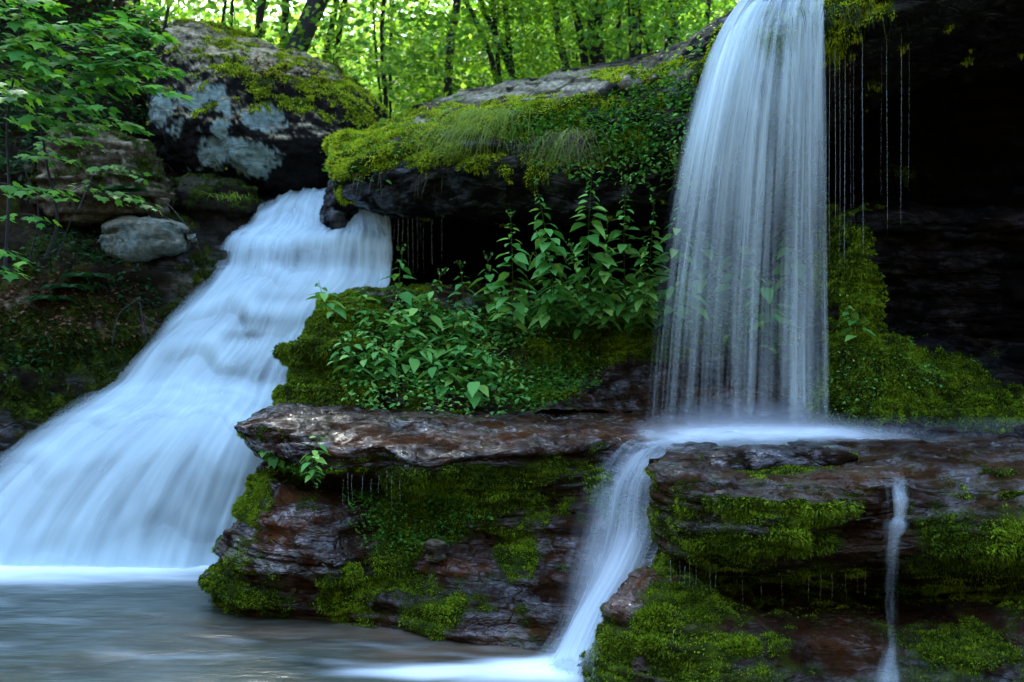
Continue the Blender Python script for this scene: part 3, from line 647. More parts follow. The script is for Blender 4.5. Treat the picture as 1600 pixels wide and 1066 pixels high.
small_rock('mossy_boulder', 45, 257, 205, 345, 11.7, 1.5, 61, 'broad tan topped boulder behind the maple leaves, above the flat stone', 'boulder', tilt=4, maskf=mk_mask(.6, .5), mossn=9000, big=.09, st=(.22, .10), mm='mossd', blade=.03)
small_rock('flat_stone', 155, 302, 346, 400, 11.4, 1.0, 62, 'flat pale topped stone jutting from the dark bank left of the cascade', tilt=-1, maskf=mk_mask(.6, .35, 0, .4), mossn=4000, big=.05, st=(.3, .04), mm='mossd')
small_rock('round_stone', 232, 262, 332, 349, 11.7, .3, 63, 'small rounded stone resting on the flat pale stone', maskf=mk_mask(.25, .2), big=.015, st=(.5, .0))
small_rock('pale_stone', 240, 262, 316, 328, 11.9, .3, 64, 'small pale stone wedged below the broad tan boulder', maskf=mk_mask(.6, 0), big=.015, st=(.5, .0))
small_rock('mossy_ledge_rock', 248, 402, 284, 345, 12.5, 1.3, 65, 'dark mossy block under the lichen boulder beside the cascade top', 'rock', tilt=3, maskf=mk_mask(.1, .6), mossn=6000, big=.07, st=(.16, .08), mm='mossd', blade=.03)
small_rock('dark_wedge_rock', 503, 562, 290, 362, 12.0, .9, 66, 'dark wet rock splitting the cascade where it leaves the slab', 'rock', maskf=mk_mask(0, .25, .8), mat='rockdark', big=.06, st=(.3, .03))
small_rock('small_grey_stone', 664, 696, 849, 873, 7.0, .2, 67, 'small pale grey stone lying in the hollow of the wet mossy ledge', maskf=mk_mask(.4, .15, .5), big=.015, step=.008, st=(.5, 0), mat='slab')
small_rock('flat_top_plate', 1098, 1342, 711, 746, 6.35, .75, 68, 'thin wet rock plate lying on the foreground ledge below the tall waterfall', 'rock', tilt=0, mat='ledge', maskf=mk_mask(0, .25, 1), mossn=9000, big=.02, st=(.06, .02), step=.014)
for i, (a, b_, c, d_, Y, lb) in enumerate([
        (1331, 1364, 693, 708, 7.4, 'small round dark pebble at the edge of the foam under the tall waterfall'),
        (1436, 1508, 676, 699, 7.6, 'broad low dark stone with a wet shine on the basin under the cave'),
        (1463, 1512, 707, 722, 6.9, 'low flat dark stone near the lip of the foreground ledge'),
        (1408, 1440, 668, 686, 7.9, 'tilted wet stone at the foot of the moss by the dark basin'),
        (1500, 1545, 677, 692, 7.8, 'rounded dark stone beside the broad low stone in the basin'),
        (1556, 1588, 684, 712, 7.3, 'pointed dark stone at the right end of the basin'),
        (1382, 1408, 672, 684, 8.0, 'little pale wet pebble between moss and foam'),
        (1590, 1640, 670, 690, 7.7, 'dark stone cut by the right edge of the view in the basin')]):
    small_rock('wet_stone', a, b_, c, d_, Y, .3, 70 + i, lb, mat='ledge', maskf=mk_mask(0, 0, 1), big=.02, step=.01, st=(.4, .01), peak=.3 + .4 * (i % 2), group='wet stones in the basin', tilt=(i % 3 - 1) * 1.2)

# bed rock under the cascade (dark, seen through the thin water)
CROWS = [
    [(436, 296, 14.4), (470, 296, 14.2), (500, 296, 14.0), (545, 300, 13.9), (585, 305, 13.4), (612, 316, 13.0)],
    [(428, 316, 13.3), (458, 312, 13.1), (492, 310, 12.9), (530, 318, 12.75), (570, 320, 12.4), (608, 328, 12.0)],
    [(395, 332, 13.0), (440, 338, 12.8), (482, 342, 12.6), (530, 352, 12.3), (575, 352, 12.0), (612, 360, 11.75)],
    [(372, 352, 12.85), (425, 358, 12.5), (478, 362, 12.25), (530, 366, 12.0), (576, 366, 11.8), (613, 375, 11.6)],
    [(348, 372, 12.6), (400, 376, 12.15), (460, 378, 11.9), (525, 376, 11.7), (574, 378, 11.55), (614, 385, 11.4)],
    [(332, 412, 12.3), (388, 425, 11.85), (450, 432, 11.6), (515, 426, 11.5), (570, 426, 11.4), (612, 430, 11.3)],
    [(318, 436, 12.1), (370, 446, 11.5), (435, 448, 11.25), (505, 442, 11.1), (566, 442, 11.1), (610, 446, 11.1)],
    [(272, 490, 11.6), (335, 496, 11.0), (410, 484, 10.9), (475, 478, 10.9), (545, 470, 10.9), (600, 470, 11.0)],
    [(218, 545, 11.2), (290, 540, 10.75), (380, 545, 10.55), (440, 540, 10.6), (510, 530, 10.7), (560, 530, 10.8)],
    [(168, 596, 10.8), (245, 604, 10.4), (335, 602, 10.25), (410, 606, 10.25), (470, 606, 10.3), (520, 606, 10.5)],
    [(120, 625, 10.5), (215, 636, 9.95), (320, 632, 9.85), (400, 634, 9.85), (460, 636, 9.9), (520, 640, 10.1)],
    [(48, 672, 10.2), (160, 672, 9.6), (285, 668, 9.4), (375, 668, 9.4), (440, 670, 9.5), (500, 672, 9.7)],
    [(-30, 735, 9.9), (90, 735, 9.25), (225, 735, 9.1), (345, 735, 9.1), (420, 735, 9.2), (480, 735, 9.3)],
    [(-110, 820, 9.5), (20, 825, 8.95), (170, 825, 8.85), (310, 825, 8.9), (390, 825, 8.95), (450, 825, 9.0)],
    [(-150, 892, 9.1), (-20, 898, 8.75), (140, 898, 8.7), (290, 897, 8.7), (370, 894, 8.75), (430, 892, 8.8)],
]
def bed_cols():
    C = np.array(CROWS, float); c = C.transpose(1, 0, 2).copy(); c[..., 1] += 9; c[..., 2] += .25
    l = c[0].copy(); l[:, 0] -= 60; l[:, 2] += .5; l[:, 1] += 20; return np.concatenate([l[None], c])
rock('cascade_bed_rock', bed_cols(), M['rock'], step=.035, big=.05, med=.04, fine=.01, st=(.15, .05), seed=81, mossn=0,
     maskf=lambda G, n, px, py, nz: dict(wet=.8 + 0 * px, rust=np.clip(.3 + nz, 0, 1)), label='reddish brown stepped bed rock showing through the cascade on the left', cat='rock')

# ================================================================== WATER
def make_pool():
    ys = np.concatenate([np.linspace(-14, 4.6, 40), np.linspace(4.7, 10.4, 230)]); xs = np.concatenate([np.linspace(-9.4, -5.6, 20), np.linspace(-5.5, 2.2, 260), np.linspace(2.3, 9.4, 20)])
    X, Y = np.meshgrid(xs, ys, indexing='ij'); p = np.stack([X, Y, X * 0], -1)
    px, py = 800 + X / np.maximum(Y, 3.5) * F, HY + CZ / np.maximum(Y, 3.5) * F
    pw = np.stack([X * .7, Y * 2.2, X * 0], -1); warp = fbm(pw, 4, 5)
    # froth at the foot of the cascade and of the chute, in metres
    f1 = 1 - sst(.0, .95, (8.75 - Y) + .30 * warp + .25 * np.maximum(0, X + 3.6)); f1 = np.where(Y > 8.7, 1, f1) * (X < -2.0)
    r = np.sqrt(((X - .50) / 1.0) ** 2 + ((Y - 6.0) / .36) ** 2); f2 = 1 - sst(.35, 1.15, r + .28 * warp)
    r3 = np.sqrt(((X + .35) / .9) ** 2 + ((Y - 6.02) / .16) ** 2); f3 = .75 * (1 - sst(.2, 1.2, r3 + .3 * warp))
    streak = .13 * sst(.1, .8, fbm(np.stack([X * .9 + Y * .3, Y * 3.4 + .5 * X, X * 0 + 3], -1), 3, 8)) * sst(5, 6, Y)
    foam = np.clip(np.maximum(np.maximum(f1, f2), f3) + streak, 0, 1)
    sh = np.clip(blobs(px, py, [(560, 985, 260, 26, 1.0), (740, 1020, 180, 30, .9), (420, 985, 120, 24, .6)]) * (1 + .8 * warp), 0, 1)
    Z = .012 * fbm(np.stack([X * 1.2, Y * 1.9, X * 0], -1), 3, 2) + .03 * f1 + .03 * f2
    b = NB('pool_water'); fo = b.attr('foam'); sha = b.attr('shallow')
    n1 = b.noise(b.obj(.9, 2.4, 1), 1.6, 4, .5, .6); n2 = b.noise(b.obj(1.3, 5, 1), 3.2, 3, .5, .3)
    base = b.ramp(n1, [(.3, (.014, .026, .018)), (.55, (.034, .050, .034)), (.75, (.065, .078, .052))])
    base = b.mix(sha, base, b.ramp(n1, [(.3, (.05, .035, .02)), (.7, (.11, .075, .045))]))
    base = b.mix(b.ramp(n2, [(.45, 0.), (.75, .35)]), base, (.17, .19, .18))
    hgt = b.math('ADD', n1, b.math('MULTIPLY', n2, .4))
    pr = b.n('ShaderNodeBsdfPrincipled', None, Base_Color=base, Roughness=.30, Normal=b.bump(hgt, .35, .05)); pr.inputs['IOR'].default_value = 1.33
    di = b.n('ShaderNodeBsdfDiffuse', None, Color=(.80, .91, .94, 1))
    mx = b.n('ShaderNodeMixShader', None, Fac=fo, _1=pr.outputs[0], _2=di.outputs[0])
    G = np.stack([X, Y, Z], -1)
    o = mk('pool_water', G.reshape(-1, 3), gfaces(len(xs), len(ys))[:, ::-1], b.done(mx.outputs[0]), loc=(0, 0, 0), attrs=dict(foam=foam, shallow=sh))
    tag(o, 'murky grey green pool with white froth below the falls', 'water', kind='structure')
make_pool()

def casc_step(u, v):
    q = 11.5 * v + 1.5 * noise(np.stack([u * 2.3, v * 2.2, u * 0 + 4], -1), 3) + .5 * noise(np.stack([u * 7, v * 3, u * 0 + 1], -1), 6)
    f = q - np.floor(q); a = np.clip(.55 + 1.1 * noise(np.stack([u * 3.1, np.floor(q) * 1.7, u * 0], -1), 8), 0.1, 1.2)
    return f, a
def casc_push(u, v):
    f, a = casc_step(u, v); return .05 * a * (1 - .75 * sst(.60, .72, v)) * (sst(.0, .62, f) - sst(.70, 1.0, f)) * sst(.04, .22, v) * sst(0, .05, 1 - v)
def casc_dens(u, v, px, py, li):
    hole = blobs(px, py, [(410, 500, 45, 13, .5), (385, 525, 34, 10, .45), (470, 590, 60, 12, .35), (460, 402, 130, 15, .30), (430, 585, 70, 22, .35), (440, 465, 60, 10, .25), (225, 800, 12, 60, .12), (185, 800, 10, 60, .10), (300, 770, 18, 90, .12), (330, 790, 10, 80, .12), (545, 405, 40, 14, .1)])
    d = .90 - hole
    bright = blobs(px, py, [(200, 880, 400, 26, .25), (300, 615, 260, 14, .2), (480, 372, 120, 8, .15)])
    f, a = casc_step(u, v); d = d + bright + a * (.20 * np.exp(-((f - .62) / .14) ** 2) - .16 * np.exp(-((f - .93) / .13) ** 2)) - .22 * np.clip(noise(np.stack([u * 17, v * 1.6, u * 0], -1), 12), 0, 1)
    sn = np.clip(.35 + 1.1 * noise(np.stack([u * 36, v * 1.5, u * 0 + 7], -1), 15) + .7 * noise(np.stack([u * 13, v * 1.5, u * 0 + 2], -1), 16), 0, 1.2)
    ris = .5 * sst(380, 400, py) * (1 - sst(412, 445, py)) + .9 * sst(550, 566, py) * (1 - sst(590, 606, py)) * sst(300, 420, px) + .55 * sst(690, 730, py) * (1 - sst(800, 880, py))
    d = d - .42 * np.clip(ris, 0, 1) * sn
    return np.clip(d, 0, 1.2) * (1.0 if li == 0 else .55) + 0 * u
V_, F_, A_, U_ = sheet(CROWS, 300, 520, casc_dens, layers=((0, 0), (.05, 3)), disp=.045, ripple=.022, seed=5, edge=(.17, .015), vary=1.0, push=casc_push)
o = mk('waterfall', V_, F_, M['casc'], attrs=A_, uv=U_)
tag(o, 'wide silky white stepped cascade on the left pouring into the pool', 'waterfall')

FROWS = [
    [(1250, -60, 10.6), (1262, -62, 10.5), (1275, -64, 10.4), (1290, -66, 10.3), (1300, -68, 10.2)],
    [(1188, -6, 8.95), (1215, -12, 8.8), (1240, -16, 8.7), (1268, -20, 8.6), (1290, -24, 8.5)],
    [(1164, 12, 8.62), (1196, 6, 8.42), (1228, 0, 8.32), (1260, -6, 8.24), (1289, -10, 8.16)],
    [(1140, 48, 8.45), (1176, 40, 8.25), (1214, 32, 8.15), (1252, 26, 8.09), (1288, 20, 8.03)],
    [(1112, 105, 8.3), (1156, 100, 8.1), (1202, 96, 8.02), (1247, 92, 7.98), (1287, 88, 7.95)],
    [(1073, 210, 8.15), (1132, 208, 8.0), (1188, 206, 7.92), (1242, 204, 7.9), (1286, 202, 7.9)],
    [(1043, 340, 8.08), (1114, 340, 7.92), (1178, 340, 7.86), (1238, 340, 7.86), (1286, 340, 7.86)],
    [(1021, 500, 8.0), (1100, 500, 7.88), (1170, 500, 7.82), (1235, 500, 7.82), (1288, 500, 7.84)],
    [(1003, 700, 7.95), (1090, 700, 7.85), (1164, 700, 7.8), (1234, 700, 7.8), (1292, 700, 7.82)],
]
def fall_dens(u, v, px, py, li):
    t = np.clip((py - 0) / 680, 0, 1)
    uu = u + .03 * noise(np.stack([u * 3, t * 1.5, u * 0], -1), 4)
    d = .52 - .44 * sst(0, .60, t)
    for c, w_, a0, a1 in ((.09, .11, 1.0, .14), (.26, .07, .35, .20), (.37, .03, .20, .22), (.47, .05, .25, .14), (.58, .05, .10, .26), (.70, .03, .15, .14), (.83, .026, .10, .42), (.89, .03, .05, .14), (.968, .020, .25, .36)):
        d = d + (a0 * (1 - sst(.05, .6, t)) + .75 * a1 * sst(0, .3, t) * (1 - .35 * sst(.5, 1, t))) * np.exp(-((uu - c) / (w_ * (1 + .6 * t))) ** 2)
    d = d + .22 * fbm(np.stack([u * 9, t * 1.2, u * 0 + li * 3], -1), 3, 6)
    d = d - .42 * blobs(px, py, [(1205, 60, 24, 50, 1.), (1190, 130, 12, 40, .6), (1232, 55, 12, 30, .8), (1180, 200, 40, 40, .25), (1100, 620, 70, 100, .3)])
    d = d - .10 * sst(.55, .9, t) * (1 - u)
    return d * (.42 if li else .62)
V_, F_, A_, U_ = sheet(FROWS, 200, 320, fall_dens, layers=((0, 0), (.10, 2.3), (-.10, 4.7)), disp=.03, ripple=.02, seed=9, edge=(.07, .012), vary=.8, topfade=.03, botfade=.07)
fall = mk('waterfall', V_, F_, M['fall'], attrs=A_, uv=U_)
tag(fall, 'tall veil of falling water dropping from the overhanging slab on the right', 'waterfall')

CH = [
    [(1010, 702, 8.0), (1050, 700, 7.8), (1100, 698, 7.6), (1160, 700, 7.3)],
    [(930, 712, 7.75), (1012, 714, 7.45), (1050, 714, 7.2), (1085, 722, 7.0)],
    [(905, 765, 7.40), (985, 760, 7.15), (1022, 756, 6.95), (1050, 750, 6.85)],
    [(885, 845, 7.06), (968, 842, 6.8), (1012, 840, 6.68), (1046, 838, 6.6)],
    [(872, 920, 6.82), (945, 912, 6.5), (986, 900, 6.42), (1020, 895, 6.4)],
    [(875, 985, 6.62), (915, 975, 6.32), (948, 962, 6.26), (985, 950, 6.25)],
    [(840, 1036, 6.38), (885, 1034, 6.12), (920, 1030, 6.02), (955, 1020, 6.0)],
    [(800, 1058, 6.15), (855, 1062, 5.9), (905, 1078, 5.66), (940, 1080, 5.6)],
]
def ch_dens(u, v, px, py, li):
    core = np.exp(-((u - .62) / (.26 - .02 * v)) ** 2)
    veil = .26 * np.exp(-((u - .45) / .36) ** 2) * (1 - .5 * v)
    return np.clip(veil + (.10 + 1.02 * sst(.35, .9, v)) * core ** 1.3 + .12 * fbm(np.stack([u * 6, v * 3, u * 0], -1), 3, 5), 0, 1.1) * (1 if li == 0 else .6)
V_, F_, A_, U_ = sheet(CH, 140, 220, ch_dens, layers=((.03, 0), (.08, 3)), disp=.03, ripple=.012, seed=17, edge=(.35, .06), vary=.7, topfade=.05, botfade=.10)
tag(mk('stream_chute', V_, F_, M['film'], attrs=A_, uv=U_), 'white chute of water running down behind the foreground ledge into the pool', 'waterfall')

BAS = [
    [(960, 662, 9.6), (1080, 660, 9.5), (1200, 660, 9.5), (1330, 664, 9.4), (1480, 668, 9.2), (1660, 672, 9.0)],
    [(965, 684, 8.6), (1080, 680, 8.5), (1200, 678, 8.5), (1330, 680, 8.4), (1480, 682, 8.3), (1660, 684, 8.2)],
    [(985, 700, 7.8), (1080, 698, 7.7), (1200, 697, 7.7), (1330, 697, 7.6), (1480, 697, 7.5), (1660, 698, 7.4)],
    [(1010, 716, 7.1), (1090, 716, 7.0), (1200, 716, 6.95), (1330, 716, 6.9), (1480, 712, 6.9), (1660, 712, 6.8)],
]
def bas_dens(u, v, px, py, li):
    return np.clip(1.25 * blobs(px, py, [(1180, 690, 150, 17, .95), (1260, 686, 80, 14, .8), (1080, 694, 70, 16, .6)]) * 1.3 + .02, 0, 1)
V_, F_, A_, U_ = sheet(BAS, 220, 80, bas_dens, layers=((.05, 0), (.10, 2), (.15, 3)), disp=.03, ripple=.0, seed=23, edge=(.05, .1), vary=.25, topfade=.2, botfade=.25, push=lambda u, v: .16 * np.exp(-((u - .33) / .16) ** 2 - ((v - .5) / .22) ** 2))
tag(mk('basin_froth', V_, F_, M['drip'], attrs=A_, uv=U_), 'low white froth spreading where the tall waterfall hits the rock basin', 'froth')

def mist_dome():
    b = NB('spray'); tc = b.n('ShaderNodeTexCoord').outputs['Generated']
    mp = b.n('ShaderNodeMapping', None, Vector=tc, Location=(-.5, -.5, -.02)).outputs[0]
    mp2 = b.n('ShaderNodeVectorMath', {'operation': 'MULTIPLY'}, _0=mp, _1=(2.0, 2.0, 1.05)).outputs[0]
    l = b.n('ShaderNodeVectorMath', {'operation': 'LENGTH'}, _0=mp2).outputs['Value']
    d = b.math('POWER', b.math('SUBTRACT', 1.0, l, clamp=True), 1.6)
    v = b.n('ShaderNodeVolumePrincipled', None, Color=(.9, .95, 1, 1), Density=b.math('MULTIPLY', d, 4.0)); v.inputs['Anisotropy'].default_value = .2
    b.t.links.new(v.outputs[0], b.out.inputs['Volume']); return b.m
def dome(name, c, rx, ry, rz, mat, label, cat):
    th = np.linspace(0, 2 * np.pi, 33)[:-1]; ph = np.linspace(0, np.pi / 2, 9); V = []; Fq = []
    for q in ph: V += [(c[0] + rx * math.cos(q) * math.cos(t), c[1] + ry * math.cos(q) * math.sin(t), c[2] + rz * math.sin(q)) for t in th]
    for a in range(8):
        for j in range(32): Fq.append((a * 32 + j, a * 32 + (j + 1) % 32, (a + 1) * 32 + (j + 1) % 32, (a + 1) * 32 + j))
    V.append((c[0], c[1], c[2])); n = len(V) - 1
    T = [(n, (j + 1) % 32, j) for j in range(32)]
    a = Acc(); a.add(V, np.array(Fq)); a.F.append(np.array(T)); o = a.make(name, mat); tag(o, label, cat, kind='stuff')
SPRAY = mist_dome()
dome('spray_mist', P(1165, 700, 7.8)[:2] + (1.12,), 1.1, .8, .5, SPRAY, 'pale spray hanging over the basin at the foot of the tall waterfall', 'spray')

# thin threads of water: dripping curtains
def threads(name, lst, label, group=None):
    a = []; 
    Vs, Fs, D, E, VY, UV = [], [], [], [], [], []; base = 0
    for (x, y0, y1, Y, wd, al) in lst:
        n = 24; pts = np.array([P(x + .6 * math.sin(x + q * .2), y0 + (y1 - y0) * q / (n - 1), Y) for q in range(n)])
        V, Fc = tube(pts, wd * (0.5 + .5 * np.linspace(1, .6, n)), 5)
        Vs.append(V); Fs.append(Fc + base); base += len(V)
        t = np.repeat(np.linspace(0, 1, n), 5)
        D.append(al * .9 * (1 - .5 * t)); E.append(sst(0, .03, t) * sst(0, .08, 1 - t)); VY.append(t * 0 + .1); UV.append(np.stack([t * 0 + x, t * 4], -1))
    o = mk(name, np.concatenate(Vs), np.concatenate(Fs), M['drip'], attrs=dict(dens=np.concatenate(D), edge=np.concatenate(E), vary=np.concatenate(VY)), uv=np.concatenate(UV))
    tag(o, label, 'dripping water', group, 'stuff')
rg = np.random.default_rng(5)
threads('water_threads', [(x, rg.uniform(20, 60), rg.uniform(320, 430) if x < 1420 else 300, 8.25 + rg.uniform(-.15, .2), rg.uniform(.0016, .0036), a * .6) for x, a in
        [(1296, .35), (1305, .55), (1312, .3), (1320, .4), (1329, .2), (1334, .3), (1348, .3), (1377, .15), (1386, .3), (1408, .25), (1420, .2)]],
        'thin threads of water dripping from the lip right of the tall waterfall')
threads('water_threads', [(x, rg.uniform(868, 885), rg.uniform(915, 960), 6.0, .0012, rg.uniform(.15, .4)) for x in (1048, 1062, 1070, 1078, 1087, 1110, 1118, 1160, 1190, 1222, 1264, 1282, 1300, 1322, 1340, 1352, 1500, 1512, 1545)],
        'fine drips under the mossy lip of the foreground ledge')
threads('water_threads', [(x, rg.uniform(735, 750), rg.uniform(770, 800), 7.2, .0013, .25) for x in (536, 544, 550, 566, 580, 592, 604, 612, 625)], 'fine drips under the brown ledge above the rusty rock')
threads('water_threads', [(x, 318 + rg.uniform(0, 12), rg.uniform(385, 440), 11.7, rg.uniform(.003, .009), rg.uniform(.12, .4)) for x in (603, 607, 611, 616, 622, 629, 638, 645, 652, 657, 662, 675, 690)],
        'faint drips behind the cascade under the slab')
# the little spout of the foreground ledge
SP = [
    [(1340, 738, 6.35), (1385, 740, 6.35), (1420, 738, 6.35)],
    [(1368, 750, 6.0), (1396, 750, 6.0), (1422, 750, 6.02)],
    [(1380, 766, 5.80), (1399, 765, 5.78), (1418, 764, 5.82)],
    [(1384, 785, 5.70), (1401, 785, 5.68), (1418, 785, 5.73)],
    [(1388, 812, 5.66), (1400, 813, 5.64), (1413, 810, 5.68)],
    [(1376, 824, 5.60), (1395, 826, 5.57), (1425, 822, 5.60)],
    [(1384, 840, 5.56), (1392, 842, 5.54), (1408, 838, 5.56)],
    [(1384, 880, 5.54), (1391, 880, 5.52), (1399, 880, 5.54)],
    [(1382, 950, 5.50), (1389, 950, 5.48), (1397, 950, 5.50)],
    [(1376, 1010, 5.42), (1388, 1010, 5.40), (1399, 1010, 5.42)],
    [(1358, 1050, 5.28), (1384, 1052, 5.24), (1408, 1050, 5.28)],
    [(1340, 1085, 5.15), (1382, 1088, 5.10), (1425, 1085, 5.15)],
]
def sp_dens(u, v, px, py, li):
    g = np.exp(-((u - .58 - .14 * noise(np.stack([u * 0, v * 6, u * 0 + 2], -1), 3)) / .24) ** 2)
    a = .05 + .24 * np.exp(-((py - 785) / 30) ** 2) + .12 * np.exp(-((py - 850) / 60) ** 2) + .16 * np.exp(-((py - 1060) / 40) ** 2)
    return a * g + .10 * fbm(np.stack([u * 5, v * 9, u * 0], -1), 2, 4)
V_, F_, A_, U_ = sheet(SP, 46, 260, sp_dens, layers=((.012, 0), (.028, 1)), disp=.008, ripple=.006, seed=31, edge=(.3, .3), vary=.45, topfade=.05, botfade=.06, su=.35)
sp = mk('water_spout', V_, F_, M['film'], attrs=A_, uv=U_); tag(sp, 'narrow trickle spilling through a notch in the foreground ledge and down below it', 'waterfall')

# ================================================================== FOREST
rg = np.random.default_rng(21)
def crown_mesh(name, n_spray, per, rad, hgt, size, mat, seed, shape='small'):
    rr = np.random.default_rng(seed); a = Acc(); P_, D_, S_ = [], [], []
    for q in range(n_spray):
        z = rr.random() ** .9; ang = rr.random() * 6.283; r = rad * math.sqrt(rr.random()) * (1 - .45 * z)
        c = np.array([r * math.cos(ang), r * math.sin(ang), hgt * z]); out = np.array([math.cos(ang), math.sin(ang), 0])
        k = int(per * rr.uniform(.5, 1.5)); e = rr.normal(0, 1, (k, 3)) * np.array([.34, .34, .07]) * rr.uniform(.7, 1.3)
        e[:, 2] -= .25 * (e[:, 0] ** 2 + e[:, 1] ** 2)
        P_.append(c + e); d = rr.normal(0, 1, (k, 3)); d[:, 2] = d[:, 2] * .35 - .25; D_.append(d + out * .6); S_.append(size * rr.uniform(.7, 1.25, k))
    leaves(a, shape, np.concatenate(P_), np.concatenate(D_), np.concatenate(S_), roll=.45, rg=rr)
    o = a.make(name, mat, loc=(0, 0, 0)); me = o.data; bpy.data.objects.remove(o); return me
CR = [crown_mesh('crown', 44, 34, 1.9, 3.8, .11, M['forest'], 300 + q) for q in range(4)]
CRU = [crown_mesh('crown', 70, 34, 1.5, 3.0, .10, M['forest'], 320 + q) for q in range(4)]
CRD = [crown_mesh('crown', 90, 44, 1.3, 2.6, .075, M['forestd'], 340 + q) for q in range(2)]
def trunk(par, b, t, r0, mat, bends, top=10.0, limbs=5, seed=0):
    rr = np.random.default_rng(seed); b = np.array(b); t = np.array(t); d = (t - b) / max(t[2] - b[2], .1)
    H = top; n = 18; zz = np.linspace(-.6, H, n); pts = b[None] + d[None] * zz[:, None]
    wob = np.stack([noise(np.stack([zz * .5, zz * 0 + seed, zz * 0 + 3], -1), 1), noise(np.stack([zz * .5, zz * 0 + seed, zz * 0 + 9], -1), 2), zz * 0], -1)
    pts = pts + wob * bends
    r = r0 * (1.0 - .6 * np.clip(zz / H, 0, 1)) * (1 + .35 * np.exp(-(zz + .6) / .35))
    A = Acc(); A.add(*tube(pts, r, 9))
    tips = []
    for q in range(limbs):
        k = rr.integers(6, n - 3); p0 = pts[k]; ang = rr.random() * 6.28; L = rr.uniform(1.0, 2.4)
        s = np.linspace(0, 1, 7)[:, None]; dd = np.array([math.cos(ang), math.sin(ang), .7])
        pp = p0 + dd * L * s + rr.normal(0, .05, (7, 3)) * s + np.array([0, 0, .5]) * s ** 2
        A.add(*tube(pp, r[k] * .4 * np.linspace(1, .15, 7), 5)); tips.append(pp[-1])
    A.make('trunk', mat, par); return pts, tips
def add_crown(par, me, z, sc_, rz, off=(0, 0)):
    c = bpy.data.objects.new('crown', me); link(c, par); c.location = (off[0], off[1], z); c.scale = (sc_, sc_, sc_); c.rotation_euler = (0, 0, rz); return c
TREES = [  # base px, base py, px at the top edge, width px, distance, bark, label
    (462, 84, 497, 38, 16.5, 'barkg', 'thick leaning grey tree just behind the top of the lichen boulder'),
    (404, 66, 412, 15, 18, 'bark', 'dark upright tree above the left part of the lichen boulder'),
    (440, 70, 443, 15, 20, 'barkg', 'upright tree between the dark tree and the thick leaning tree'),
    (345, 48, 348, 6, 17, 'bark', 'thin pole-like tree above the tan top of the lichen boulder, left of its twin'),
    (366, 50, 374, 6, 17, 'bark', 'thin slightly leaning tree above the tan boulder top, right of its twin'),
    (245, 50, 249, 6, 15.5, 'bark', 'thin dark tree rising above the maple leaves left of the lichen boulder'),
    (505, 92, 512, 12, 20, 'barkg', 'slim tree right of the thick leaning tree'),
    (524, 90, 536, 12, 21, 'bark', 'slim leaning tree above the right shoulder of the lichen boulder'),
    (594, 150, 600, 8, 20, 'bark', 'thin dark tree in the gap between lichen boulder and slab'),
    (608, 150, 612, 6, 23, 'bark', 'very thin tree close beside another in the gap right of the boulder'),
    (699, 132, 712, 15, 19, 'barkg', 'crooked blue grey tree above the left end of the slab'),
    (722, 96, 726, 8, 25, 'bark', 'short dark stem seen right of the crooked blue grey tree'),
    (773, 142, 730, 9, 17.5, 'bark', 'slender dark tree leaning left above the middle of the slab'),
    (801, 134, 750, 10, 18, 'bark', 'left stem of the forked dark tree behind the slab'),
    (810, 134, 788, 10, 18, 'bark', 'right stem of the forked dark tree behind the slab'),
    (891, 122, 867, 13, 18.5, 'barkg', 'mottled tree leaning left above the grey strips of the slab'),
    (913, 118, 895, 14, 19, 'bark', 'dark tree leaning left beside the mottled tree'),
    (939, 112, 932, 26, 19.5, 'bark', 'thick dark tree behind the right half of the slab'),
    (972, 108, 970, 10, 22, 'barkg', 'slim grey tree between two thick trees behind the slab'),
    (995, 104, 988, 18, 20, 'barkg', 'grey tree right of the slim one behind the slab'),
    (1024, 96, 998, 11, 20.5, 'bark', 'dark tree leaning strongly left near the right end of the slab'),
    (1048, 92, 1051, 24, 19, 'bark', 'broad dark tree near the right end of the slab'),
    (1110, 66, 1111, 9, 18, 'bark', 'narrow dark tree just left of the top of the tall waterfall'),
    (852, 80, 838, 6, 30, 'bark', 'distant thin tree in the clearing above the slab'),
    (650, 110, 655, 6, 28, 'bark', 'distant thin tree left of the crooked blue grey tree'),
]
for q, (bx, by, tx, wd, Y, bm, lb) in enumerate(TREES):
    Y = 15.6 + (Y - 15.5) * .22 if Y < 24 else Y - 3
    b = np.array(P(bx, by, Y)); t = np.array(P(tx, 0, Y)); g = float(terr_h(np.array([b[0]]), np.array([Y]))[0]); d = (t - b) / (t[2] - b[2])
    b2 = b + d * (g - b[2])
    e = empty('forest_tree', tuple(b2)); tag(e, lb, 'tree', 'trees in the forest behind the falls')
    trunk(e, b2, b2 + d, wd / F * Y / 2, M[bm], .22 if wd > 12 else .34, top=9.5, limbs=5, seed=q + 3)
    add_crown(e, CR[q % 4], 3.3 + (q % 3), 1.15, q * 1.7, (d[0] * 4, d[1] * 4))
pr_ = []
for q in range(78):
    px = 215 + 980 * ((q * .618034) % 1.0); Y = 18.2 + (q % 26) * .70 + rg.uniform(-.3, .3)
    if px < 340: Y = max(Y, 19)
    elif q % 11 == 0: Y = 15.6 + (q % 5) * .2
    x = (px - 800) / F * Y; g = float(terr_h(np.array([x]), np.array([Y]))[0])
    e = empty('forest_sapling', (x, Y, g - .1)); tag(e, 'slim leafy green sapling in the forest understory behind the rocks', 'sapling', 'leafy saplings in the forest')
    b = np.array([x, Y, g - .1]); h = rg.uniform(2.6, 4.6)
    trunk(e, b, b + np.array([rg.normal(0, .12), 0, 1]), rg.uniform(.02, .04), M['bark'], .1, top=h, limbs=3, seed=q + 50)
    add_crown(e, (CRU + CRD)[q % 6] if px > 300 else CRD[q % 2], rg.uniform(.2, 1.0), h / 3.4, rg.uniform(0, 6.28))
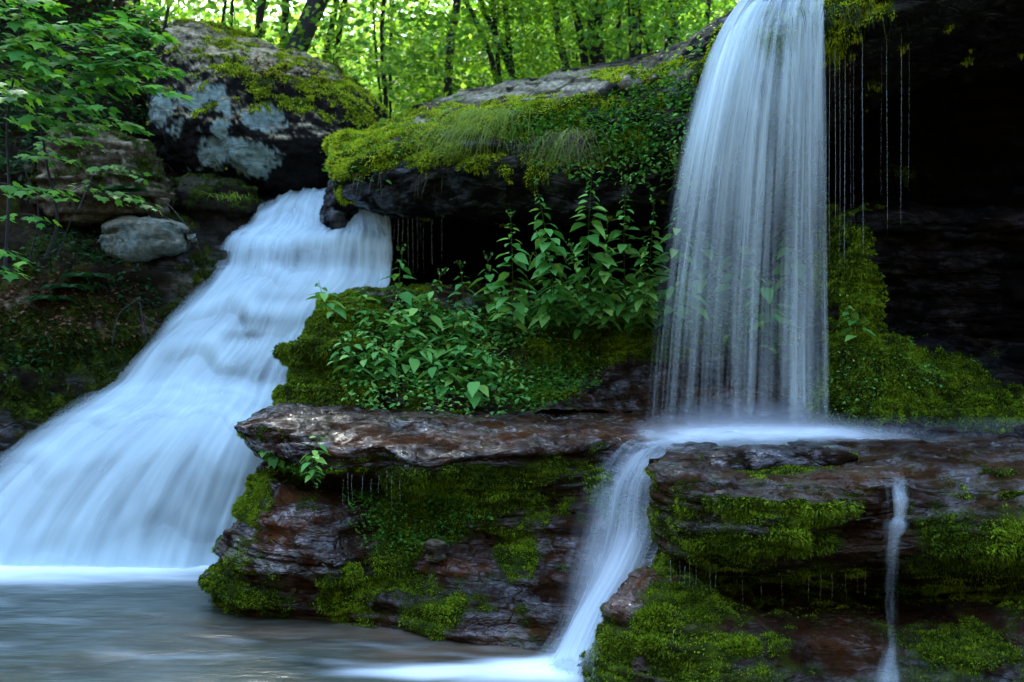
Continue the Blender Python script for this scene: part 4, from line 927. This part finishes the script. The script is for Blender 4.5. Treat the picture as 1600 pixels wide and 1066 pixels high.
for q in range(9):
    px = -170 + 48 * q; Y = 16.5 + (q * 5 % 4) * .8; p = P(px, 60 - .25 * px, Y)
    e = empty('bank_tree', p); tag(e, 'dim leafy young tree on the dark slope above the maple saplings', 'tree', 'dim trees on the left slope')
    trunk(e, np.array(p), np.array(p) + [.05, 0, 1], .05, M['bark'], .2, top=4.5, limbs=3, seed=q + 170)
    add_crown(e, CRD[q % 2], .6 + (q % 3) * .5, 1.5, q * 2.1)
def far_mass():
    a = Acc(); n = 46000; Y = rg.uniform(36, 62, n); px = rg.uniform(150, 1300, n); x = (px - 800) / F * Y
    g = terr_h(x, Y); z = g + rg.random(n) * 11
    p = np.stack([x, Y, z], -1); k = fbm(p * .45, 3, 9) + .10 > -.02 + .02 * (z - g); p = p[k]
    d = rg.normal(0, 1, (len(p), 3)); d[:, 2] = d[:, 2] * .4 - .2
    leaves(a, 'small', p, d, rg.uniform(.2, .38, len(p)), roll=.5)
    o = a.make('distant_foliage', M['forest']); tag(o, 'far off mass of bright green leaves closing the forest', 'foliage', kind='stuff')
far_mass()

# ================================================================== NEAR PLANTS
def nettle(bx, by, tx, ty, Y, size, label, group=None, seed=0, name='nettle_plant', spike=True, gap=.055, mat='nettle', fwd=.10):
    rr = np.random.default_rng(seed + 400); b = np.array(P(bx, by, Y)); t = np.array(P(tx, ty, Y - fwd))
    e = empty(name, tuple(b)); tag(e, label, 'plant', group)
    n = 14; s = np.linspace(0, 1, n)[:, None]; bow = np.array([rr.normal(0, .06), -.08, 0])
    pts = b + (t - b) * s + bow * np.sin(s * np.pi) * np.linalg.norm(t - b)
    A = Acc(); A.add(*tube(pts, .0045 * np.linspace(1, .5, n), 5))
    L = np.linalg.norm(t - b); m = max(3, int(L / gap)); LP, LD, LS = [], [], []
    ph = rr.random() * 3
    for q in range(m):
        f = .10 + .88 * (q + .5 * rr.random()) / m; c = pts[0] + 0; i = min(int(f * (n - 1)), n - 2); c = pts[i] + (pts[i + 1] - pts[i]) * (f * (n - 1) - i)
        prof = (.55 + 1.0 * math.sin(math.pi * min(f * .9 + .12, 1)) ** .8) * (1.12 - .62 * max(0, f - .7) / .3)
        ang = ph + q * math.pi / 2 + rr.normal(0, .35)
        for sd in (0, math.pi):
            if rr.random() < .10: continue
            dd = np.array([math.cos(ang + sd), math.sin(ang + sd), rr.uniform(-.45, .15)]); pl = size * .28 * prof
            p1 = c + dd * pl + np.array([0, 0, pl * .35]); A.add(*tube([c, (c + p1) / 2 + [0, 0, .004], p1], .0016, 3))
            LP.append(p1); LD.append(dd + np.array([0, 0, -.10 + rr.normal(0, .16)])); LS.append(size * .98 * prof * rr.uniform(.7, 1.15))
    if spike:
        for q in range(5):
            d = np.array([rr.normal(0, .5), rr.normal(0, .5), 1.0]); p = pts[-1] + d * .05 * (1 + rr.random()); A.add(*tube([pts[-1], p], .0018, 3))
            LP += [p - d * .02 * j for j in range(3)]; LD += [rr.normal(0, 1, 3) for j in range(3)]; LS += [.028] * 3
    A.make('stem', M['stem'], e)
    a = Acc(); leaves(a, 'oval', LP, LD, np.array(LS), roll=.22, rg=rr); a.make('foliage', M[mat], e)
    return e
NP = [
    (632, 500, 628, 398, 10.1, .115, 'tall nettle with a pale flower spike, left of the dark cave'),
    (655, 560, 688, 432, 9.85, .135, 'wide leaved nettle with pale upper leaves at the front of the left clump'),
    (640, 565, 618, 468, 9.6, .125, 'nettle leaning left above the mossy steps'),
    (610, 600, 574, 512, 9.35, .095, 'small yellow green nettle at the left edge of the clump'),
    (724, 500, 720, 420, 10.2, .085, 'thin lone nettle standing against the black cave left of centre'),
    (800, 480, 798, 342, 10.3, .15, 'tall pointed nettle with big pale leaves in front of the black cave'),
    (842, 475, 846, 378, 10.1, .13, 'nettle right beside the tall pointed one'),
    (868, 472, 838, 292, 10.6, .16, 'nettle with one big leaf reaching left under the slab'),
    (930, 470, 925, 272, 10.6, .17, 'tallest nettle of the right clump with large pale top leaves'),
    (985, 470, 978, 288, 10.5, .135, 'nettle right of the tallest one, full of small leaves'),
    (1012, 470, 1022, 320, 10.4, .12, 'nettle at the right of the clump next to the falling water'),
    (1052, 470, 1066, 300, 10.4, .14, 'nettle half hidden by the left edge of the tall waterfall'),
    (955, 470, 950, 350, 10.2, .13, 'mid height nettle in the middle of the right clump'),
    (905, 472, 893, 392, 10.0, .12, 'low nettle at the foot of the tallest one'),
    (868, 505, 905, 458, 9.75, .12, 'short pale nettle leaning right over the moss'),
    (1000, 470, 1008, 398, 10.05, .12, 'low dense nettle near the left edge of the waterfall'),
    (772, 485, 762, 408, 10.2, .13, 'nettle with one upright leaf left of the tall pointed one'),
    (700, 612, 668, 560, 9.3, .15, 'low broad leaved plant in the lower left of the clump'),
    (735, 628, 762, 562, 9.15, .14, 'broad leaved plant with a pale drooping leaf low on the bank'),
    (690, 560, 720, 500, 9.7, .13, 'nettle with wide leaves right of the front nettle'),
    (1100, 480, 1096, 330, 10.2, .15, 'nettle seen through the left part of the tall waterfall'),
    (1150, 480, 1142, 372, 10.1, .15, 'nettle seen through the middle of the tall waterfall'),
    (1215, 480, 1222, 300, 10.1, .14, 'tall nettle seen through the right part of the tall waterfall'),
    (1262, 470, 1288, 292, 10.0, .13, 'nettle poking out at the right edge of the tall waterfall'),
    (1080, 495, 1070, 425, 9.8, .15, 'low nettle just behind the left edge of the falling water'),
    (1190, 500, 1180, 430, 9.8, .15, 'low nettle behind the centre of the falling water'),
]
for q, r in enumerate(NP):
    r = list(r); fwd = .1
    if 790 < r[0] < 1075 and r[3] < 400: r[1] = 528; r[4] = 9.78; fwd = .62; r[5] *= .80
    nettle(*r, group='nettles on the mossy bank', seed=q, fwd=fwd)
rr_ = np.random.default_rng(77)
for q in range(46):
    px = (575, 700, 830, 960, 900)[q % 5] + rr_.uniform(-55, 60); up = rr_.random(); py = 500 + 110 * rr_.random() if px < 790 else 486 + 20 * rr_.random(); Y = 10.25 - (py - 470) / 170 * 1.1
    nettle(px, py, px + rr_.normal(0, 14), py - rr_.uniform(35, 75), Y - .05, rr_.uniform(.07, .115), 'small young nettle in the low growth filling the bank between the tall nettles', 'young nettles filling the bank', seed=q + 60, spike=False, gap=.05)
nettle(1198, 470, 1203, 520, 9.2, .13, 'single big drooping leaf hanging behind the tall waterfall', seed=201, spike=False, gap=.16)
nettle(440, 724, 408, 704, 7.65, .075, 'bright yellow green sprig under the left tip of the brown ledge', seed=202, spike=False, gap=.028, mat='clover', name='leafy_sprig')
nettle(446, 722, 462, 690, 7.7, .05, 'small green sprig beside the yellow green one under the brown ledge', seed=203, spike=False, gap=.03, mat='clover', name='leafy_sprig')
nettle(502, 676, 494, 765, 7.15, .058, 'trailing sprig with small oval leaves hanging over the brown ledge', seed=204, spike=False, gap=.026, mat='nettle', name='leafy_sprig')
nettle(1340, 545, 1318, 470, 9.0, .09, 'dark green plant on the mossy buttress beside the falling water', seed=205, spike=False, gap=.06)
nettle(682, 790, 672, 755, 7.35, .05, 'tiny green sprig in the hollow below the brown ledge', seed=206, spike=False, gap=.03, mat='clover', name='leafy_sprig')

def scatter(surf, bl, n, kind, size, mat, name, label, cat, off=.01, seed=0, hang=0.0, thr=.3, pert=.35, up=.8):
    G, nn = SURF[surf]; rr = np.random.default_rng(seed + 900); px, py = proj(G); w_ = blobs(px, py, bl) * (nn[..., 1] < .4)
    w_ = np.where(w_ + pert * fbm(G * 3, 3, seed) > thr, np.maximum(w_, .01), 0)
    a = np.zeros(px.shape); a[:-1, :-1] = np.linalg.norm(np.cross(np.diff(G, axis=0)[:, :-1], np.diff(G, axis=1)[:-1]), axis=-1); w_ = (w_ * a).ravel(); w_ /= w_.sum()
    i = rr.choice(len(w_), n, p=w_); p = G.reshape(-1, 3)[i] + rr.normal(0, .012, (n, 3)); nr = nn.reshape(-1, 3)[i]
    p = p + nr * (off * rr.random((n, 1)) + .003); p[:, 2] -= hang * rr.random(n) ** 2
    d = rr.normal(0, 1, (n, 3)); d[:, 2] = d[:, 2] * .4 - .1; d += nr * .4
    A = Acc(); leaves(A, kind, p, d, size * rr.uniform(.6, 1.3, n), roll=.35, rg=rr, up=nr * (1 - up) + np.array([0, 0, up]))
    o = A.make(name, M[mat]); tag(o, label, cat, kind='stuff'); return o
scatter('overhanging_rock_slab', [(860, 205, 80, 34, 1), (930, 205, 70, 40, 1), (1000, 190, 60, 55, .8), (1070, 150, 40, 40, .7)], 4200, 'small', .034, 'clover', 'creeping_plants', 'glossy green creeping plants spilling over the middle of the slab edge', 'ground cover', .09, 1, .10)
scatter('overhanging_rock_slab', [(1000, 230, 70, 60, .8), (1060, 210, 40, 70, .8), (900, 240, 70, 40, .6)], 800, 'oval', .05, 'nettle', 'trailing_vines', 'dark trailing vines hanging down the slab face near the waterfall', 'vines', .08, 2, .18)
scatter('overhanging_rock_slab', [(560, 255, 60, 40, .9), (640, 220, 60, 30, .7), (720, 200, 60, 30, .5)], 260, 'oval', .06, 'clover', 'slab_seedlings', 'scattered seedlings growing in the moss at the left tip of the slab', 'seedlings', .05, 3)
scatter('overhanging_rock_slab', [(1110, 75, 30, 24, 1), (1085, 95, 40, 24, .8), (700, 165, 30, 10, .6), (860, 130, 160, 8, .3)], 420, 'small', .05, 'forest', 'edge_seedlings', 'bright leaves along the upper rim of the slab', 'seedlings', .12, 4)
scatter('mossy_rock_mound', [(880, 580, 60, 36, 1.1), (830, 610, 50, 30, 1), (900, 500, 90, 26, .8), (960, 470, 60, 14, .9), (1000, 460, 40, 16, .8)], 3600, 'small', .034, 'clover', 'clover_patch', 'patch of bright small round leaves right of the broad leaved plants', 'ground cover', .05, 5)
scatter('mossy_rock_mound', [(640, 560, 100, 70, 1), (720, 600, 110, 50, 1), (740, 520, 120, 40, .9), (590, 610, 60, 40, .7)], 3400, 'oval', .055, 'nettle', 'bank_undergrowth', 'dense low undergrowth between the nettles on the bank', 'undergrowth', .12, 6)
scatter('mossy_rock_mound', [(1200, 480, 90, 60, .9), (1100, 490, 90, 40, .8)], 1100, 'oval', .07, 'nettle', 'low_leaves', 'leafy growth on the bank behind the tall waterfall', 'undergrowth', .12, 7)
scatter('rock_ledge', [(610, 800, 60, 30, 1), (640, 840, 70, 26, .8), (700, 800, 60, 40, .8), (575, 780, 50, 16, .8), (470, 730, 60, 14, .5)], 3000, 'small', .026, 'clover', 'ledge_cress', 'small leaved cress in the shady hollow below the brown ledge', 'ground cover', .05, 8)
scatter('mossy_rock_buttress', [(1340, 600, 60, 60, .8), (1440, 580, 60, 40, .7), (1330, 470, 40, 60, .5)], 700, 'small', .026, 'nettle', 'buttress_leaves', 'tiny leaves dotted over the moss right of the falls', 'ground cover', .03, 9)
scatter('left_stream_bank', [(60, 200, 160, 120, .8), (180, 150, 90, 90, .8), (230, 60, 60, 40, 1), (60, 60, 160, 80, .8)], 3800, 'oval', .10, 'fern', 'bank_undergrowth', 'dark undergrowth covering the shaded slope behind the maple saplings', 'undergrowth', .45, 10, thr=.45)
scatter('left_stream_bank', [(60, 480, 160, 60, .9), (150, 520, 90, 40, .8)], 1500, 'oval', .05, 'litter', 'leaf_litter', 'brown dead leaves lying on the dark left bank', 'leaf litter', .02, 11)
scatter('left_stream_bank', [(130, 400, 120, 40, .9), (60, 560, 100, 60, .6), (210, 460, 60, 30, .8)], 900, 'oval', .06, 'fern', 'bank_herbs', 'scattered small herbs on the dark left bank', 'ground cover', .08, 12)
scatter('lichen_boulder', [(430, 115, 70, 12, 1), (470, 130, 60, 12, .8), (390, 100, 50, 16, .5)], 420, 'small', .05, 'litter', 'leaf_litter', 'dead leaves and twigs caught on top of the lichen boulder', 'leaf litter', .02, 13)

def grass(px, py, Y, n, L, spread, lean, mat, label, seed, name='grass_tuft', droop=1.0, wd=.0022, bw=40):
    rr = np.random.default_rng(seed); A = Acc(); c = np.array(P(px, py, Y))
    for q in range(n):
        b = c + np.array([rr.normal(0, bw / F * Y / 2.5), rr.normal(0, .05), rr.normal(0, .02)]); l = L * rr.uniform(.5, 1.2); s = np.linspace(0, 1, 8)[:, None]
        h = np.array([lean + rr.normal(0, spread), -.5 + rr.normal(0, .35), .0]); pts = b + h * l * s + np.array([0, 0, 1]) * l * (.45 * s - 1.25 * droop * s ** 2)
        sd = np.array([wd, 0, 0]) if rr.random() < .7 else np.array([0, wd, 0]); k = (1 - s) ** .5
        V = np.stack([pts - sd * k, pts + sd * k], 1).reshape(-1, 3); i = np.arange(7)[:, None] * 2
        A.add(V, np.concatenate([i, i + 1, i + 3, i + 2], 1), rr.random())
    o = A.make(name, M[mat]); tag(o, label, 'grass'); return o
grass(772, 178, 9.95, 260, .55, .35, -.55, 'grass', 'long green grass tuft drooping left over the slab edge', 1, bw=60)
grass(735, 205, 9.9, 160, .45, .35, -.5, 'grass', 'shorter green grass tuft left of the long one on the slab edge', 2, bw=70)
grass(885, 212, 9.55, 130, .50, .35, .05, 'dry', 'dry straw coloured root tuft hanging from the slab face', 3, name='hanging_roots', bw=50)
grass(828, 222, 9.6, 46, .38, .3, .1, 'dry', 'sparse dry roots hanging left of the straw coloured tuft', 4, name='hanging_roots', bw=60)
grass(905, 210, 9.5, 60, .55, .25, -.6, 'grass', 'green grass strands bending left below the creeping plants', 5, bw=50)
grass(650, 275, 10.5, 40, .35, .1, -.1, 'dry', 'loose dry strands hanging under the left part of the slab', 6, name='hanging_roots', bw=150)
grass(1330, 18, 8.1, 90, .30, .12, 0, 'mossd', 'dark moss strands hanging from the lip right of the waterfall', 7, name='hanging_moss', bw=110, wd=.004)
grass(1210, 60, 8.25, 70, .34, .12, -.1, 'moss', 'green moss strands inside the top of the tall waterfall', 8, name='hanging_moss', bw=34, wd=.004)
grass(850, 400, 10.1, 14, .6, .5, .1, 'grass', 'few arching grass blades among the nettles', 9, bw=50, droop=.6, wd=.004)
grass(660, 765, 7.3, 60, .16, .4, -.1, 'grass', 'small grass tuft below the middle of the brown ledge', 10, bw=16, droop=.2)
grass(145, 450, 11.1, 70, .3, .5, .1, 'fern', 'dark grass tuft on the left bank', 11, bw=30, droop=.4, wd=.004)
grass(360, 310, 12.2, 50, .3, .3, 0, 'grass', 'thin grass on the mossy block under the lichen boulder', 12, bw=40, droop=.3, wd=.003)

def fern(px, py, Y, n, L, label, seed):
    rr = np.random.default_rng(seed); c = np.array(P(px, py, Y)); e = empty('fern', tuple(c)); tag(e, label, 'fern', 'ferns on the left bank')
    for q in range(n):
        A = Acc(); ang = q * 6.283 / n + rr.normal(0, .3); h = np.array([math.cos(ang), math.sin(ang) * .6 - .4, 0]); s = np.linspace(.08, 1, 20)[:, None]
        pts = c + h * L * s + np.array([0, 0, 1]) * L * (.75 * s - .85 * s ** 2); A.add(*tube(pts, .003, 3), .4)
        side = np.cross(h, [0, 0, 1.0]); side /= np.linalg.norm(side); w_ = L * .3 * np.sin(np.pi * np.clip(s[:, 0] * .85 + .12, 0, 1))
        for sg in (-1, 1): leaves(A, 'small', pts, np.tile(side * sg + h * .25, (20, 1)) + [0, 0, -.15], w_, roll=.08, rg=rr)
        A.make('frond', M['fern'], e)
for q, (a, b_, Y, L, lb) in enumerate([(138, 436, 11.2, .34, 'fern at the top of the dark left bank below the flat stone'), (84, 470, 10.9, .30, 'small drooping fern left of the others on the dark bank'), (110, 452, 11.0, .3, 'fern in the middle of the three on the dark bank'), (200, 300, 11.6, .30, 'dark fern in front of the broad tan boulder')]):
    fern(a, b_, Y, 7, L, lb, q)

# ------------------------------------------------------------------ maple saplings at the left
def maple(name, stem, sprays, label, seed, size=.128, mat='maple', sr=.016):
    rr = np.random.default_rng(seed + 600); b = np.array(P(*stem[0])); e = empty(name, tuple(b)); tag(e, label, 'sapling', 'maple saplings on the left bank')
    sp = herm(np.array([P(*q) for q in stem]), 24); A = Acc(); A.add(*tube(sp, np.linspace(sr, sr * .35, 24), 7)); LP, LD, LS = [], [], []
    for (x0, y0, x1, y1, Y0, Y1) in sprays:
        p0, p1 = np.array(P(x0, y0, Y0)), np.array(P(x1, y1, Y1)); k = np.argmin(np.linalg.norm(sp - p0, axis=1)); s = np.linspace(0, 1, 10)[:, None]; L = np.linalg.norm(p1 - p0)
        br = p0 + (p1 - p0) * s + np.array([0, 0, .10 * L]) * np.sin(np.pi * s)
        full = np.concatenate([[sp[k]], br]); A.add(*tube(full, np.linspace(.006, .002, 11), 4)); ax = (p1 - p0) / L
        sd = np.cross(ax, [0, 0, 1]); sd /= np.linalg.norm(sd)
        m = int(L / .05) + 4
        for q in range(m):
            f = (q + rr.random()) / m; c = p0 + (p1 - p0) * f + np.array([0, 0, .10 * L]) * math.sin(math.pi * f)
            for sg in (-1, 1):
                if rr.random() < .12: continue
                off = rr.uniform(.02, .17) * (1.15 - f * .6); t = c + sd * sg * off + ax * off * .4 + np.array([0, 0, rr.normal(-.015, .02)])
                A.add(*tube([c, t], .0012, 3)); LP.append(t); LD.append(sd * sg * .7 + ax * .8 + np.array([0, 0, -.35 + rr.normal(0, .15)]) + rr.normal(0, .15, 3)); LS.append(size * rr.uniform(.65, 1.2))
    A.make('trunk', M['bark'], e); a = Acc(); leaves(a, 'maple', LP, LD, np.array(LS), roll=.18, rg=rr); a.make('foliage', M[mat], e)
maple('maple_sapling', [(70, 405, 9.4), (88, 360, 9.5), (72, 250, 9.5), (62, 170, 9.5), (80, 60, 9.6)],
      [(110, 78, 240, 14, 9.5, 9.3), (125, 72, 262, 58, 9.5, 9.1), (100, 92, 240, 88, 9.4, 9.0), (120, 128, 280, 114, 9.4, 9.0), (100, 152, 285, 150, 9.4, 8.9), (140, 112, 205, 98, 9.3, 9.0), (75, 100, 150, 104, 9.4, 9.1),
       (70, 180, 165, 172, 9.3, 8.9), (85, 205, 222, 198, 9.5, 9.3), (130, 60, 210, 40, 9.4, 9.2), (90, 130, 200, 124, 9.6, 9.4), (80, 50, 130, 45, 9.5, 9.3)],
      'biggest maple sapling reaching right across the lichen boulder', 1)
maple('maple_sapling', [(8, 420, 9.0), (14, 300, 9.1), (12, 180, 9.1), (28, 80, 9.1), (30, -30, 9.2)],
      [(20, 35, 82, 52, 9.0, 8.8), (15, 60, 80, 72, 9.0, 8.8), (10, 20, 90, 4, 9.0, 8.9), (0, 85, 60, 96, 9.0, 8.7), (20, 110, 90, 116, 9.0, 8.8), (-20, 40, 40, 20, 9, 8.8), (-30, 130, 50, 120, 9.1, 8.9), (10, 150, 90, 150, 9.2, 9.0), (20, 190, 80, 185, 9.1, 9.0), (-40, 80, 20, 74, 9, 8.8), (-30, 5, 40, -6, 9.1, 8.9)],
      'maple sapling at the left edge with tiers of leaves above the bright spray', 2)
maple('maple_sapling', [(-30, 330, 8.0), (-25, 240, 8.0), (-15, 150, 8.0)],
      [(-30, 140, 42, 146, 8.0, 7.8), (-30, 158, 30, 160, 8.0, 7.8), (-30, 292, 40, 300, 8.1, 7.9)], 'bright nearer maple spray coming in from the left edge', 3, mat='clover', size=.095, sr=.008)
maple('maple_sapling', [(45, 412, 9.6), (60, 330, 9.6), (28, 240, 9.6)],
      [(30, 250, 120, 252, 9.5, 9.3), (40, 300, 110, 310, 9.5, 9.2), (60, 225, 150, 228, 9.7, 9.4), (10, 340, 70, 346, 9.4, 9.2)], 'lower dim maple sapling with few leaves in front of the tan boulder', 4, sr=.010, size=.09)
maple('maple_sapling', [(90, 400, 9.9), (120, 330, 9.9), (160, 305, 9.7)],
      [(160, 306, 245, 326, 9.6, 9.4), (110, 300, 150, 290, 9.7, 9.6), (150, 262, 225, 276, 10.6, 10.4)], 'low maple twig with yellow green leaves above the flat stone', 5, sr=.006, size=.085, mat='clover')
maple('maple_sapling', [(-20, 470, 8.6), (-10, 430, 8.6), (0, 390, 8.6)], [(-20, 392, 38, 404, 8.6, 8.5), (-25, 420, 24, 424, 8.6, 8.5)], 'maple leaves low at the left edge beside the thin trunks', 6, sr=.006, size=.10)

def branch(lst, label):
    A = Acc()
    for pts, r in lst: A.add(*tube(herm(np.array([P(*q) for q in pts]), 14), np.linspace(r, r * .4, 14), 5))
    o = A.make('fallen_branch', M['barkg']); tag(o, label, 'branch')
branch([([(175, 535, 10.6), (188, 488, 10.6), (220, 465, 10.7)], .009), ([(226, 522, 10.5), (221, 490, 10.6), (218, 462, 10.7)], .007), ([(222, 492, 10.6), (250, 508, 10.5)], .007)], 'bare forked twig leaning on the left bank beside the cascade')
branch([([(262, 318, 11.5), (285, 345, 11.2), (305, 372, 11.1), (318, 412, 11.2)], .005)], 'thin bare twig hanging over the flat stone towards the cascade')

scatter('foreground_rock_ledge', [(1290, 690, 40, 8, 1), (1430, 672, 40, 8, 1), (1500, 715, 80, 10, .6), (1120, 735, 60, 8, .5)], 46, 'oval', .045, 'litter', 'leaf_litter', 'few wet dead leaves stranded on the basin rock by the foam', 'leaf litter', .01, 31, thr=.2)
scatter('rock_ledge', [(560, 660, 120, 14, 1), (820, 665, 160, 12, .8)], 40, 'oval', .04, 'litter', 'leaf_litter', 'few wet dead leaves stuck on the flat brown ledge', 'leaf litter', .006, 32, thr=.2)
